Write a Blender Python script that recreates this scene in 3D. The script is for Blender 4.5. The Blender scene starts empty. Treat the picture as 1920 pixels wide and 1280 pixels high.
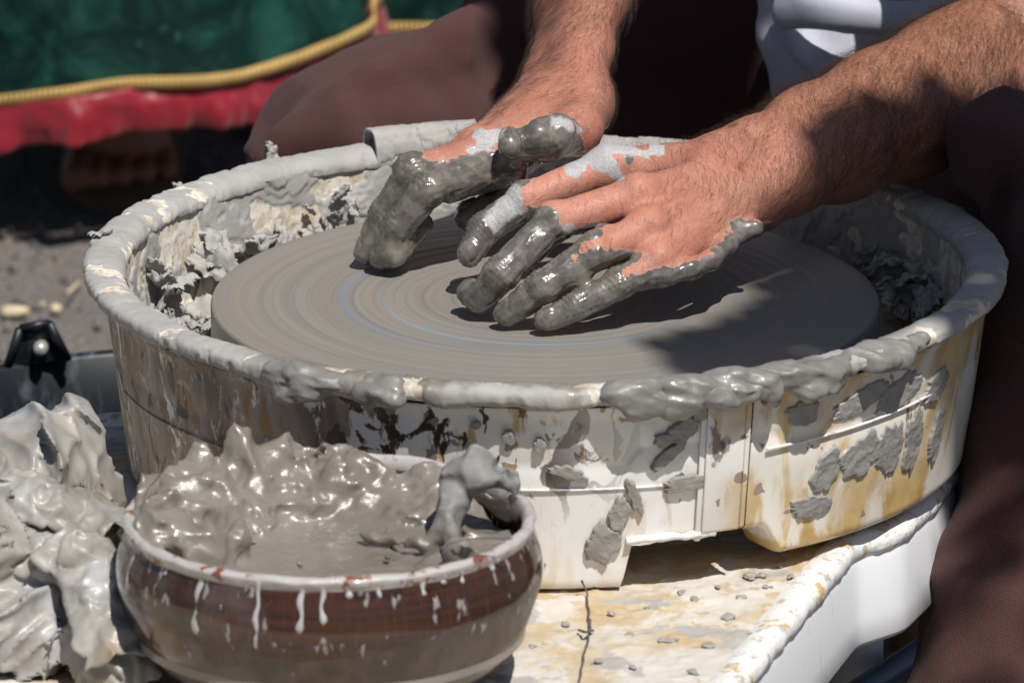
import bpy, math, random
import numpy as np
from mathutils import Vector, Matrix
R = math.radians
random.seed(7); rng = np.random.RandomState(7)

# ------------------------------------------------------------------ camera, light, exposure
# world origin = centre of the wheel head's top face, z up, camera on the -Y side, ground at z = GZ
GZ, BZ = -0.38, -0.090            # ground, top of the wheel's table
EL, DIST, FPX = 16.9, 4.0, 13976.0
scn = bpy.context.scene
cam = bpy.data.cameras.new('camera'); camo = bpy.data.objects.new('camera', cam)
scn.collection.objects.link(camo); scn.camera = camo
e = R(EL)
FWD = np.array([0, math.cos(e), -math.sin(e)]); UP = np.array([0, math.sin(e), math.cos(e)]); RT = np.array([1.0, 0, 0])
CAM = -FWD*DIST - RT*(62/3494.) - UP*(83/3494.)
camo.matrix_world = Matrix(((RT[0], UP[0], -FWD[0], CAM[0]), (RT[1], UP[1], -FWD[1], CAM[1]), (RT[2], UP[2], -FWD[2], CAM[2]), (0, 0, 0, 1)))
cam.sensor_width = 36; cam.lens = FPX/1920*36; cam.clip_start = 0.1; cam.clip_end = 200
cam.dof.use_dof = True; cam.dof.focus_distance = 3.98; cam.dof.aperture_fstop = 16

SUN_EL, SUN_AZ = 60.0, 25.0       # azimuth measured from -Y towards +X
SUN = np.array([math.sin(R(SUN_AZ))*math.cos(R(SUN_EL)), -math.cos(R(SUN_AZ))*math.cos(R(SUN_EL)), math.sin(R(SUN_EL))])
sl = bpy.data.lights.new('sun', 'SUN'); sl.energy = 4.9; sl.angle = R(0.53); sl.color = (1, .965, .91)
so = bpy.data.objects.new('sun', sl); scn.collection.objects.link(so)
so.rotation_euler = Vector(SUN).to_track_quat('Z', 'Y').to_euler()
wd = bpy.data.worlds.new('World'); scn.world = wd; wd.use_nodes = True
nt = wd.node_tree; nt.nodes.clear()
sky = nt.nodes.new('ShaderNodeTexSky'); sky.sky_type = 'NISHITA'; sky.sun_disc = False
sky.sun_elevation = R(SUN_EL); sky.sun_rotation = R(180-SUN_AZ)
bg = nt.nodes.new('ShaderNodeBackground'); bg.inputs[1].default_value = 0.05
wo = nt.nodes.new('ShaderNodeOutputWorld')
nt.links.new(sky.outputs[0], bg.inputs[0]); nt.links.new(bg.outputs[0], wo.inputs[0])
scn.view_settings.view_transform = 'Standard'; scn.view_settings.look = 'None'
scn.view_settings.exposure = 0.0; scn.view_settings.gamma = 1; scn.view_settings.use_curve_mapping = False
scn.cycles.use_denoising = True
scn.cycles.max_bounces = 6

def ray(px, py):
    d = FWD + RT*((px-960)/FPX) + UP*((640-py)/FPX)
    return d
def W(px, py, z=None, y=None):
    """the place in the world that the photograph shows at (px, py), at height z or depth y"""
    d = ray(px, py)
    t = (z-CAM[2])/d[2] if z is not None else (y-CAM[1])/d[1]
    return CAM + d*t
def project(P):
    P = np.asarray(P, float).reshape(-1, 3)-CAM
    zz = P@FWD
    return np.stack([960+FPX*(P@RT)/zz, 640-FPX*(P@UP)/zz], 1)

# ------------------------------------------------------------------ noise
_perm = np.random.RandomState(11).permutation(256); _perm = np.concatenate([_perm]*3)
_g = np.random.RandomState(12).normal(size=(256, 3)); _g /= np.linalg.norm(_g, axis=1)[:, None]
def perlin(p):
    i = np.floor(p).astype(np.int64); f = p-i; u = f*f*f*(f*(f*6-15)+10); i &= 255
    r = 0.0
    for dx in (0, 1):
        wx = u[:, 0] if dx else 1-u[:, 0]; a = _perm[i[:, 0]+dx]
        for dy in (0, 1):
            wy = u[:, 1] if dy else 1-u[:, 1]; b = _perm[a+i[:, 1]+dy]
            for dz in (0, 1):
                wz = u[:, 2] if dz else 1-u[:, 2]; g = _g[_perm[b+i[:, 2]+dz]]
                r = r+wx*wy*wz*((f[:, 0]-dx)*g[:, 0]+(f[:, 1]-dy)*g[:, 1]+(f[:, 2]-dz)*g[:, 2])
    return r*1.5
def fbm(p, scale, octv=4, seed=0.0, gain=.5):
    p = np.asarray(p, float)*scale+seed*17.31; a = 1.0; r = 0; n = 0
    for o in range(octv):
        r = r+a*perlin(p+o*31.7); n += a; a *= gain; p = p*2.03
    return r/n*1.4
def ridged(p, scale, octv=4, seed=0.0):
    p = np.asarray(p, float)*scale+seed*9.1; a = 1.0; r = 0; n = 0
    for o in range(octv):
        r = r+a*(1-2*np.abs(perlin(p+o*13.3))); n += a; a *= .5; p = p*2.1
    return r/n
def sstep(a, b, x):
    t = np.clip((x-a)/(b-a), 0, 1); return t*t*(3-2*t)

# ------------------------------------------------------------------ objects
def link(o): scn.collection.objects.link(o); return o
def mesh(name, V, F, mat=None, parent=None, smooth=True, attrs=None, uv=None):
    me = bpy.data.meshes.new(name)
    V = np.asarray(V, np.float32).reshape(-1, 3)
    if isinstance(F, np.ndarray) and F.ndim == 2:
        k = F.shape[1]
        me.vertices.add(len(V)); me.vertices.foreach_set('co', V.ravel())
        me.loops.add(F.size); me.loops.foreach_set('vertex_index', F.ravel().astype(np.int32))
        me.polygons.add(len(F)); me.polygons.foreach_set('loop_start', (np.arange(len(F))*k).astype(np.int32))
        me.polygons.foreach_set('loop_total', np.full(len(F), k, np.int32))
        me.update(calc_edges=True); me.validate()
    else:
        me.from_pydata(V.tolist(), [], [list(map(int, f)) for f in F]); me.update()
    me.polygons.foreach_set('use_smooth', np.full(len(me.polygons), bool(smooth)))
    for k, v in (attrs or {}).items():
        v = np.asarray(v, np.float32)
        a = me.attributes.new(k, 'FLOAT', 'POINT'); a.data.foreach_set('value', v.ravel())
    if mat is not None:
        for m in (mat if isinstance(mat, (list, tuple)) else [mat]): me.materials.append(m)
    o = link(bpy.data.objects.new(name, me))
    if parent is not None: o.parent = parent
    return o
def tag(o, label=None, cat=None, group=None, kind=None):
    if label: o['label'] = label
    if cat: o['category'] = cat
    if group: o['group'] = group
    if kind: o['kind'] = kind
    return o
def empty(name, loc=(0, 0, 0), parent=None):
    o = link(bpy.data.objects.new(name, None)); o.location = loc; o.empty_display_size = .02
    if parent: o.parent = parent
    return o
def child(o, parent):
    """parent keeping the world place (parents are only ever moved, not turned)"""
    o.parent = parent; o.matrix_parent_inverse = Matrix.Translation(-Vector(parent.location)); return o
def grid_faces(nu, nv, wu=False, wv=False):
    iu = np.arange(nu if wu else nu-1); iv = np.arange(nv if wv else nv-1)
    A, B = np.meshgrid(iu, iv, indexing='ij'); A2 = (A+1) % nu; B2 = (B+1) % nv
    return np.stack([A*nv+B, A2*nv+B, A2*nv+B2, A*nv+B2], -1).reshape(-1, 4)
def join(parts):
    Vs, Fs, n = [], [], 0
    for V, F in parts:
        Vs.append(np.asarray(V)); Fs.append(np.asarray(F)+n); n += len(V)
    return np.concatenate(Vs), np.concatenate(Fs)
def tube(pts, rad, seg=8, cap=True):
    """tube along points; quads (caps pinched)"""
    P = np.asarray(pts, float); n = len(P); rad = np.broadcast_to(np.asarray(rad, float), (n,))
    T = np.gradient(P, axis=0); T /= np.linalg.norm(T, axis=1)[:, None]+1e-12
    u = np.cross(T[0], [0, 0, 1.]);
    if np.linalg.norm(u) < 1e-3: u = np.cross(T[0], [1., 0, 0])
    rows = []
    if cap: P = np.vstack([P[:1], P, P[-1:]]); T = np.vstack([T[:1], T, T[-1:]]); rad = np.concatenate([[1e-5], rad, [1e-5]]); n += 2
    for i in range(n):
        u = u-T[i]*(u@T[i]); u /= np.linalg.norm(u)+1e-12; v = np.cross(T[i], u)
        a = np.arange(seg)/seg*2*np.pi
        rows.append(P[i]+rad[i]*(np.cos(a)[:, None]*u+np.sin(a)[:, None]*v))
    return np.concatenate(rows), grid_faces(n, seg, False, True)
def spline(pts, n):
    """Catmull-Rom through points"""
    P = np.asarray(pts, float); P = np.vstack([2*P[0]-P[1], P, 2*P[-1]-P[-2]]); m = len(P)-3
    t = np.linspace(0, m-1e-6, n); i = t.astype(int); f = (t-i)[:, None]
    a, b, c, d = P[i], P[i+1], P[i+2], P[i+3]
    return .5*((2*b)+(c-a)*f+(2*a-5*b+4*c-d)*f*f+(-a+3*b-3*c+d)*f**3)
def bevel_box(cx, cy, cz, sx, sy, sz, b=.001):
    import bmesh
    bm = bmesh.new(); bmesh.ops.create_cube(bm, size=1)
    for v in bm.verts: v.co = Vector((cx+v.co.x*sx, cy+v.co.y*sy, cz+v.co.z*sz))
    bmesh.ops.bevel(bm, geom=list(bm.edges), offset=b, segments=2, affect='EDGES', profile=.5)
    V = [v.co[:] for v in bm.verts]; F = [[v.index for v in f.verts] for f in bm.faces]; bm.free(); return V, F

# ------------------------------------------------------------------ signed distance fields and their surface
class Field:
    def __init__(s, lo, hi, h):
        s.lo = np.asarray(lo, float); s.h = h; s.n = np.ceil((np.asarray(hi)-s.lo)/h).astype(int)+1
        s.F = np.full(s.n, 9.0, np.float32)
    def sub(s, a, b):
        i0 = np.clip(np.floor((np.asarray(a)-s.lo)/s.h).astype(int), 0, s.n-1)
        i1 = np.clip(np.ceil((np.asarray(b)-s.lo)/s.h).astype(int)+1, 1, s.n)
        i1 = np.maximum(i1, i0+1)
        ax = [s.lo[k]+s.h*np.arange(i0[k], i1[k]) for k in range(3)]
        X = np.meshgrid(*ax, indexing='ij'); return tuple(slice(i0[k], i1[k]) for k in range(3)), X
    def blend(s, sl, d, k):
        a = s.F[sl]
        if k <= 0: s.F[sl] = np.minimum(a, d); return
        hh = np.clip(k-np.abs(a-d), 0, None)/k
        s.F[sl] = np.minimum(a, d)-hh*hh*k*.25
    def capsule(s, a, b, r1, r2, k=0, flat=None):
        """round cone; flat=(axis, factor) squeezes it along an axis"""
        a = np.asarray(a, float); b = np.asarray(b, float); m = max(r1, r2)+k+3*s.h
        sl, X = s.sub(np.minimum(a, b)-m, np.maximum(a, b)+m)
        ba = b-a; L2 = ba@ba+1e-12
        px, py, pz = X[0]-a[0], X[1]-a[1], X[2]-a[2]
        t = np.clip((px*ba[0]+py*ba[1]+pz*ba[2])/L2, 0, 1)
        px = px-t*ba[0]; py = py-t*ba[1]; pz = pz-t*ba[2]
        q = px*px+py*py+pz*pz
        if flat is not None:
            ax, fc = flat; w = px*ax[0]+py*ax[1]+pz*ax[2]; q = q+(fc*fc-1)*w*w
        d = (np.sqrt(q)-(r1+(r2-r1)*t)).astype(np.float32)
        if flat is not None: d /= max(1, flat[1]**.5)
        s.blend(sl, d, k)
    def ball(s, c, r, k=0): s.capsule(c, np.asarray(c)+1e-6, r, r, k)
    def merge(s, o, k):       # another Field on the same grid
        s.blend(tuple(slice(0, n) for n in s.n), o.F, k)
    def noise(s, fn, band):
        """add fn(points) to the field near the surface"""
        idx = np.nonzero(np.abs(s.F) < band)
        P = np.stack([s.lo[k]+s.h*idx[k] for k in range(3)], 1); s.F[idx] += fn(P).astype(np.float32)
    def surf(s):
        F = s.F; n = np.array(F.shape)
        neg = F < 0
        c = np.zeros(n-1, np.int8)
        for o in [(i, j, k) for i in (0, 1) for j in (0, 1) for k in (0, 1)]:
            c += neg[o[0]:n[0]-1+o[0], o[1]:n[1]-1+o[1], o[2]:n[2]-1+o[2]]
        act = (c > 0) & (c < 8); cid = np.full(n-1, -1, np.int64); ci = np.argwhere(act); cid[act] = np.arange(len(ci))
        corners = [(i, j, k) for i in (0, 1) for j in (0, 1) for k in (0, 1)]
        val = {o: F[ci[:, 0]+o[0], ci[:, 1]+o[1], ci[:, 2]+o[2]].astype(float) for o in corners}
        S = np.zeros((len(ci), 3)); N = np.zeros(len(ci))
        for o in corners:
            for ax in range(3):
                if o[ax] == 0:
                    q = list(o); q[ax] = 1; q = tuple(q); a, b = val[o], val[q]; m = (a < 0) != (b < 0)
                    t = np.where(m, a/np.where(m, a-b, 1), 0); p = np.tile(np.array(o, float), (len(ci), 1)); p[:, ax] += t
                    S += p*m[:, None]; N += m
        V = (ci+S/N[:, None])*s.h+s.lo
        Fs = []
        for ax in range(3):
            b, c2 = [(1, 2), (2, 0), (0, 1)][ax]
            lo_ = [slice(None)]*3; hi_ = [slice(None)]*3; lo_[ax] = slice(0, -1); hi_[ax] = slice(1, None)
            A, B = neg[tuple(lo_)], neg[tuple(hi_)]; m = A != B
            m = m.copy()
            for q in (b, c2):
                ss = [slice(None)]*3; ss[q] = 0; m[tuple(ss)] = False; ss[q] = -1; m[tuple(ss)] = False
            I = np.argwhere(m); fl = A[I[:, 0], I[:, 1], I[:, 2]]
            e1 = np.zeros(3, int); e1[b] = 1; e2 = np.zeros(3, int); e2[c2] = 1
            g = lambda J: cid[J[:, 0], J[:, 1], J[:, 2]]
            q = np.stack([g(I-e1-e2), g(I-e2), g(I), g(I-e1)], 1)
            q[~fl] = q[~fl][:, ::-1]; Fs.append(q)
        Fq = np.concatenate(Fs); Fq = Fq[(Fq >= 0).all(1)]
        return V, Fq
def vnormals(V, F):
    n = np.zeros_like(V); q = V[F]; fn = np.cross(q[:, 2]-q[:, 0], q[:, 3]-q[:, 1])
    for k in range(4): 
        for a in range(3): n[:, a] += np.bincount(F[:, k], fn[:, a], len(V))
    return n/(np.linalg.norm(n, axis=1)[:, None]+1e-20)
def relax(V, F, it=1, w=.5):
    E = np.concatenate([F[:, [0, 1]], F[:, [1, 2]], F[:, [2, 3]], F[:, [3, 0]]])
    cnt = np.bincount(E.ravel(), minlength=len(V))[:, None]+1e-9
    for _ in range(it):
        s = np.stack([np.bincount(E[:, 0], V[E[:, 1], a], len(V))+np.bincount(E[:, 1], V[E[:, 0], a], len(V)) for a in range(3)], 1)
        V = V*(1-w)+w*s/cnt
    return V
# ------------------------------------------------------------------ materials
class NB:
    """tiny node builder: every call returns an output socket"""
    def __init__(s, name):
        s.m = bpy.data.materials.new(name); s.m.use_nodes = True; s.t = s.m.node_tree; s.t.nodes.clear()
        s.out = s.t.nodes.new('ShaderNodeOutputMaterial'); s._co = None
    def n(s, typ, ins=None, out=0, **kw):
        nd = s.t.nodes.new(typ)
        for k, v in kw.items(): setattr(nd, k, v)
        for k, v in (ins or {}).items(): s.put(nd.inputs[k], v)
        return nd.outputs[out]
    def put(s, sock, v):
        if isinstance(v, bpy.types.NodeSocket): s.t.links.new(v, sock)
        elif isinstance(v, (tuple, list)) and sock.type == 'RGBA' and len(v) == 3: sock.default_value = (*v, 1)
        else: sock.default_value = v
    @property
    def co(s):
        if s._co is None: s._co = s.n('ShaderNodeTexCoord', out=3)
        return s._co
    def attr(s, name): return s.n('ShaderNodeAttribute', out=2, attribute_name=name)
    def scale(s, v, co=None):
        return s.n('ShaderNodeVectorMath', {0: co or s.co, 1: v}, operation='MULTIPLY')
    def noise(s, sc, det=4, rough=.55, co=None, dist=0.0):
        return s.n('ShaderNodeTexNoise', {'Vector': co or s.co, 'Scale': sc, 'Detail': det, 'Roughness': rough, 'Distortion': dist})
    def vor(s, sc, co=None, feature='F1', out=0): return s.n('ShaderNodeTexVoronoi', {'Vector': co or s.co, 'Scale': sc}, out=out, feature=feature)
    def ramp(s, f, a, b, v0=0., v1=1.):
        return s.n('ShaderNodeMapRange', {0: f, 1: a, 2: b, 3: v0, 4: v1}, interpolation_type='SMOOTHSTEP')
    def math(s, op, a, b=0., c=None, clamp=False):
        d = {0: a, 1: b}
        if c is not None: d[2] = c
        return s.n('ShaderNodeMath', d, operation=op, use_clamp=clamp)
    def mix(s, f, a, b, mode='MIX'):
        nd = s.t.nodes.new('ShaderNodeMix'); nd.data_type = 'RGBA'; nd.blend_type = mode
        s.put(nd.inputs[0], f); s.put(nd.inputs[6], a); s.put(nd.inputs[7], b); return nd.outputs[2]
    def bump(s, h, dist, strength=1.0, nrm=None):
        d = {'Height': h, 'Distance': dist, 'Strength': strength}
        if nrm is not None: d['Normal'] = nrm
        return s.n('ShaderNodeBump', d)
    def bsdf(s, **kw):
        nd = s.t.nodes.new('ShaderNodeBsdfPrincipled')
        for k, v in kw.items(): s.put(nd.inputs[k.replace('_', ' ')], v)
        s.t.links.new(nd.outputs[0], s.out.inputs[0]); s.b = nd; return s.m
DRY, WET = (.365, .356, .342), (.235, .215, .19)

def m_clay(name, dry=DRY, wet=WET, wetness=None, rough=(.75, .3), bump=.0006, cream=False):
    b = NB(name)
    w = wetness if wetness is not None else 0.0
    if w == 'attr': w = b.attr('wet')
    n1 = b.noise(60, 5); n2 = b.noise(420, 5, .65); n3 = b.noise(14, 3)
    col = b.mix(w, dry, wet)
    col = b.mix(b.ramp(n1, .35, .7), col, b.mix(.18, col, (.12, .11, .10)))
    col = b.mix(b.ramp(n3, .35, .65, 0, .25), col, b.mix(.5, col, (.55, .52, .48)))
    if cream:
        cv = b.attr('cover')
        cr = b.mix(b.ramp(b.noise(90, 6, .65), .42, .62), (.70, .66, .58), (.50, .43, .32))
        cr = b.mix(b.ramp(b.noise(260, 4, .6), .55, .7), cr, (.36, .28, .17))
        col = b.mix(b.ramp(cv, .4, .6), cr, col)
    rg = b.n('ShaderNodeMapRange', {0: w, 1: 0., 2: 1., 3: rough[0], 4: rough[1]})
    nr = b.bump(b.math('ADD', b.math('MULTIPLY', n2, .5), n1), bump)
    return b.bsdf(Base_Color=col, Roughness=rg, Normal=nr, Specular_IOR_Level=.5,
                  Coat_Weight=b.math('MULTIPLY', w, .55), Coat_Roughness=.13, Coat_IOR=1.4)

M = {}
M['clay_dry'] = m_clay('dried_clay')
M['clay_wall'] = m_clay('clay_on_pan', wetness='attr', cream=True, rough=(.8, .35))
M['clay_wet'] = m_clay('wet_clay', wetness=1.0, rough=(.6, .34), bump=.0004)
M['clay_attr'] = m_clay('clay_mixed', wetness='attr', rough=(.75, .28), bump=.0005)
M['clay_smear'] = m_clay('clay_smear', dry=(.30, .29, .275), wetness=.25, bump=.0012)
M['slip'] = m_clay('slip', wet=(.27, .235, .20), wetness=1.0, rough=(.6, .22), bump=.00015)

def m_disc():
    b = NB('spinning_clay_film')
    co = b.co
    sep = b.n('ShaderNodeSeparateXYZ', {0: co}, 0); sx = sep; sy = sep.node.outputs[1]
    r = b.math('SQRT', b.math('ADD', b.math('MULTIPLY', sx, sx), b.math('MULTIPLY', sy, sy)))
    ir = b.math('DIVIDE', 1.0, b.math('ADD', r, .002))
    cx = b.math('MULTIPLY', sx, ir); cy = b.math('MULTIPLY', sy, ir)
    def pol(k, ang): return b.n('ShaderNodeCombineXYZ', {0: b.math('MULTIPLY', cx, ang), 1: b.math('MULTIPLY', cy, ang), 2: b.math('MULTIPLY', r, k)})
    f1 = b.noise(1, 4, .6, pol(500, .55)); f2 = b.noise(1, 3, .6, pol(1600, 1.6)); f3 = b.noise(1, 2, .5, pol(90, .5)); f4 = b.noise(1, 3, .5, pol(220, .35))
    col = b.mix(b.ramp(f1, .25, .75), (.205, .193, .178), (.243, .229, .211))
    col = b.mix(b.ramp(f3, .35, .7, 0, .5), col, (.25, .222, .19))
    col = b.mix(b.ramp(f4, .56, .72, 0, .35), col, (.31, .25, .18))
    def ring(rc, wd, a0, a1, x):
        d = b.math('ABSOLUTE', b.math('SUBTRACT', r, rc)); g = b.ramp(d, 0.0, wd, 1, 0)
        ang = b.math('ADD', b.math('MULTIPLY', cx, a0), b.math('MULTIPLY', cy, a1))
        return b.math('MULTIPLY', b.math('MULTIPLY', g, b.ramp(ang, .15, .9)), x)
    blue = (.17, .22, .32)  # bluish sheen along partial ring arcs, painted into the colour
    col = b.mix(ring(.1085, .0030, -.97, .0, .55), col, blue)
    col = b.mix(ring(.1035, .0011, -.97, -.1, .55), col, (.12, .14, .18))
    col = b.mix(ring(.087, .0020, -.25, -.95, .75), col, (.21, .29, .42))  # inner arc of blue sheen, painted likewise
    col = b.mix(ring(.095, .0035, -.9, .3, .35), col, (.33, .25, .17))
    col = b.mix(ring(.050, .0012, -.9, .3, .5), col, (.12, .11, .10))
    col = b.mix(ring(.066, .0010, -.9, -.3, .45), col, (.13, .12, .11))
    h = b.math('ADD', f1, b.math('MULTIPLY', f2, .35))
    return b.bsdf(Base_Color=col, Roughness=b.ramp(f1, .3, .7, .42, .6), Normal=b.bump(h, .00022), Specular_IOR_Level=.5, Coat_Weight=.25, Coat_Roughness=.28)
M['disc'] = m_disc()

def m_panwall():
    """stained white plastic of the pan's outside; object x drives which dirt lies where"""
    b = NB('stained_white_plastic')
    sep = b.n('ShaderNodeSeparateXYZ', {0: b.co}); x = sep; y = sep.node.outputs[1]; z = sep.node.outputs[2]
    vert = b.scale((1, 1, .22)); v2 = b.scale((1, 1, .45))
    base = b.mix(b.ramp(b.noise(25, 4), .4, .7), (.80, .795, .785), (.76, .74, .69))
    # ochre stains on the right half and lower edge
    oc = b.mix(b.ramp(b.noise(70, 5, .6, vert), .4, .65), (.62, .44, .18), (.40, .25, .08))
    right = b.ramp(x, .082, .105)
    left = b.ramp(x, -.06, -.13)
    low = b.ramp(z, -.045, -.088)
    k = b.noise(26, 5, .6, v2, .6)
    yel = b.math('MULTIPLY', b.ramp(k, .44, .56), b.math('ADD', b.math('MULTIPLY', right, .8), b.math('MULTIPLY', low, .35)), clamp=True)
    base = b.mix(b.ramp(x, .082, .12, 0, .28), base, (.74, .60, .34))
    col = b.mix(yel, base, b.mix(b.ramp(b.noise(50, 4), .35, .65), (.66, .47, .20), (.50, .32, .11)))
    # brown runs
    run = b.ramp(b.noise(60, 5, .6, vert, .4), .56, .62)
    top = b.ramp(z, -.075, -.01)
    col = b.mix(b.math('MULTIPLY', b.math('MULTIPLY', run, b.math('SUBTRACT', 1.0, right)), b.math('ADD', b.math('MULTIPLY', top, .6), .2)), col, oc)
    # mauve-grey slip film over the left part, thinning out towards the middle
    slip = b.math('ADD', b.math('MULTIPLY', left, .14), b.math('MULTIPLY', b.ramp(x, .04, -.09), .12))
    th = b.noise(48, 6, .62, v2, .5)
    film = b.ramp(b.math('ADD', th, slip), .63, .67)
    fc = b.mix(b.ramp(b.noise(36, 5, .6, vert), .35, .65), (.145, .115, .10), (.34, .29, .26))
    fc = b.mix(b.ramp(b.noise(120, 5, .6, vert), .54, .62, 0, .85), fc, (.30, .18, .085))
    fc = b.mix(b.ramp(b.noise(85, 6, .65, v2, 1.), .56, .60, 0, .9), fc, (.52, .48, .44))
    fc = b.mix(b.ramp(b.noise(62, 6, .65, v2, .8), .58, .62, 0, .8), fc, (.075, .055, .048))
    col = b.mix(film, col, fc)
    # dark splashes in the middle
    mid = b.math('MULTIPLY', b.ramp(x, -.15, -.10), b.ramp(x, .07, -.02))
    spl = b.math('MULTIPLY', b.ramp(b.noise(55, 4, .55, v2, .9), .53, .55), b.math('MULTIPLY', mid, b.ramp(z, -.065, -.02)))
    col = b.mix(spl, col, (.06, .043, .035))
    # drops
    dco = b.n('ShaderNodeVectorMath', {0: b.co, 1: b.n('ShaderNodeVectorMath', {0: b.n('ShaderNodeTexNoise', {'Vector': b.co, 'Scale': 140., 'Detail': 3.}, out=1), 3: .012}, operation='SCALE')}, operation='ADD')
    dv = b.n('ShaderNodeTexVoronoi', {'Vector': dco, 'Scale': 85., 'Randomness': 1.}, out=0)
    rnd = b.n('ShaderNodeTexVoronoi', {'Vector': dco, 'Scale': 85., 'Randomness': 1.}, out=1)
    rr = b.n('ShaderNodeSeparateColor', {0: rnd})
    drop = b.math('MULTIPLY', b.ramp(b.math('SUBTRACT', dv, b.math('MULTIPLY', rr.node.outputs[2], .22)), .10, .06), b.ramp(rr, .62, .65))
    col = b.mix(b.math('MULTIPLY', drop, .9), col, b.mix(rr.node.outputs[1], (.30, .27, .25), (.30, .19, .08)))
    # small grime
    col = b.mix(b.ramp(b.noise(300, 5, .7), .66, .74), col, (.22, .17, .12))
    rough = b.mix(film, (.28, .28, .28), (.62, .62, .62))
    hh = b.math('ADD', b.math('ADD', film, drop), b.math('MULTIPLY', b.noise(200, 4), .25))
    return b.bsdf(Base_Color=col, Roughness=rough, Normal=b.bump(hh, .0004))
M['panwall'] = m_panwall()

def m_board():
    b = NB('stained_table_top')
    n1 = b.noise(9, 6, .62, None, .4); n2 = b.noise(30, 6, .6, None, .5); n3 = b.noise(80, 5)
    col = b.mix(b.ramp(n1, .42, .56), (.50, .385, .235), (.58, .545, .485))
    col = b.mix(b.ramp(n2, .50, .58, 0, .85), col, (.60, .57, .53))
    col = b.mix(b.ramp(n3, .6, .66, 0, .7), col, (.45, .30, .13))
    col = b.mix(b.ramp(b.noise(22, 5, .6, None, .3), .58, .62), col, (.40, .38, .36))
    return b.bsdf(Base_Color=col, Roughness=b.ramp(n2, .4, .6, .45, .75), Normal=b.bump(b.math('ADD', n2, b.math('MULTIPLY', n3, .4)), .0012))
M['board'] = m_board()
def m_edge():
    b = NB('crusted_white_edge')
    n1 = b.noise(120, 6, .62); 
    col = b.mix(b.ramp(n1, .54, .62), (.80, .79, .77), (.50, .45, .38))
    col = b.mix(b.ramp(b.noise(60, 5), .6, .66), col, (.60, .42, .18))
    return b.bsdf(Base_Color=col, Roughness=.5, Normal=b.bump(n1, .0015))
M['edge'] = m_edge()
def m_side():
    b = NB('white_plastic_side')
    col = b.mix(b.ramp(b.noise(40, 5, .6, b.scale((1, 1, .3))), .62, .70), (.80, .81, .83), (.60, .52, .42))
    return b.bsdf(Base_Color=col, Roughness=.35)
M['side'] = m_side()

def m_bowl():
    b = NB('glazed_brown_earthenware')
    sep = b.n('ShaderNodeSeparateXYZ', {0: b.co}); z = sep.node.outputs[2]; x = sep
    ang = b.n('ShaderNodeMath', {0: sep.node.outputs[1], 1: x}, operation='ARCTAN2')
    # turning lines
    wl = b.noise(1, 4, .6, b.n('ShaderNodeCombineXYZ', {0: ang, 1: 0., 2: b.math('MULTIPLY', z, 260.)}))
    fine = b.noise(1, 3, .6, b.n('ShaderNodeCombineXYZ', {0: b.math('MULTIPLY', ang, 60.), 1: 0., 2: b.math('MULTIPLY', z, 60.)}))
    br = b.mix(b.ramp(wl, .35, .65), (.026, .011, .007), (.055, .021, .011))
    br = b.mix(b.ramp(fine, .5, .7, 0, .5), br, (.10, .037, .018))
    # lower part: the table's reflection with its curved edge, painted into the colour
    edge = b.math('ADD', b.math('MULTIPLY_ADD', x, -.16, z), b.math('MULTIPLY', b.math('SUBTRACT', b.noise(9, 3), .5), .022))
    lowc = b.mix(b.ramp(b.noise(60, 5, .6, b.scale((1, 1, .5))), .4, .65), (.075, .055, .043), (.036, .024, .018))
    lowm = b.ramp(edge, -.040, -.0425)
    col = b.mix(lowm, br, lowc)
    # pale drips from the rim: columns whose length depends on the angle
    A = b.n('ShaderNodeCombineXYZ', {0: b.math('MULTIPLY', ang, 1.0), 1: 0., 2: b.math('MULTIPLY', z, 5.)})
    wob = b.noise(15, 2, .5, A)
    colm = b.ramp(wob, .60, .66)
    ln = b.noise(1, 1, .5, b.n('ShaderNodeCombineXYZ', {0: b.math('MULTIPLY', ang, 13.), 1: 3., 2: 0.}))
    stop = b.math('SUBTRACT', b.math('MULTIPLY', ln, -.11), -.022)
    mask = b.math('MULTIPLY', colm, b.ramp(b.math('SUBTRACT', z, stop), -.001, .002))
    col = b.mix(b.math('MULTIPLY', mask, .55), col, (.42, .41, .42))
    haze = b.math('MULTIPLY', b.ramp(b.noise(14, 4, .6), .45, .7), b.ramp(x, .07, -.03))  # pale highlight haze towards the left, painted into the glaze colour
    col = b.mix(b.math('MULTIPLY', haze, .3), col, (.26, .235, .225))
    # rim: slip with chips of red body showing
    rim = b.ramp(z, -.0062, -.0045)
    rc = b.mix(b.ramp(b.noise(75, 5, .65), .56, .60), (.44, .41, .40), (.20, .065, .03))
    col = b.mix(rim, col, rc)
    ro = b.mix(lowm, (.16, .16, .16), (.5, .5, .5))
    return b.bsdf(Base_Color=col, Roughness=b.mix(rim, ro, (.35, .35, .35)), Normal=b.bump(b.math('ADD', mask, b.math('MULTIPLY', wl, .3)), .0004), Coat_Weight=.3, Coat_Roughness=.08)
M['bowl'] = m_bowl()

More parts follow.
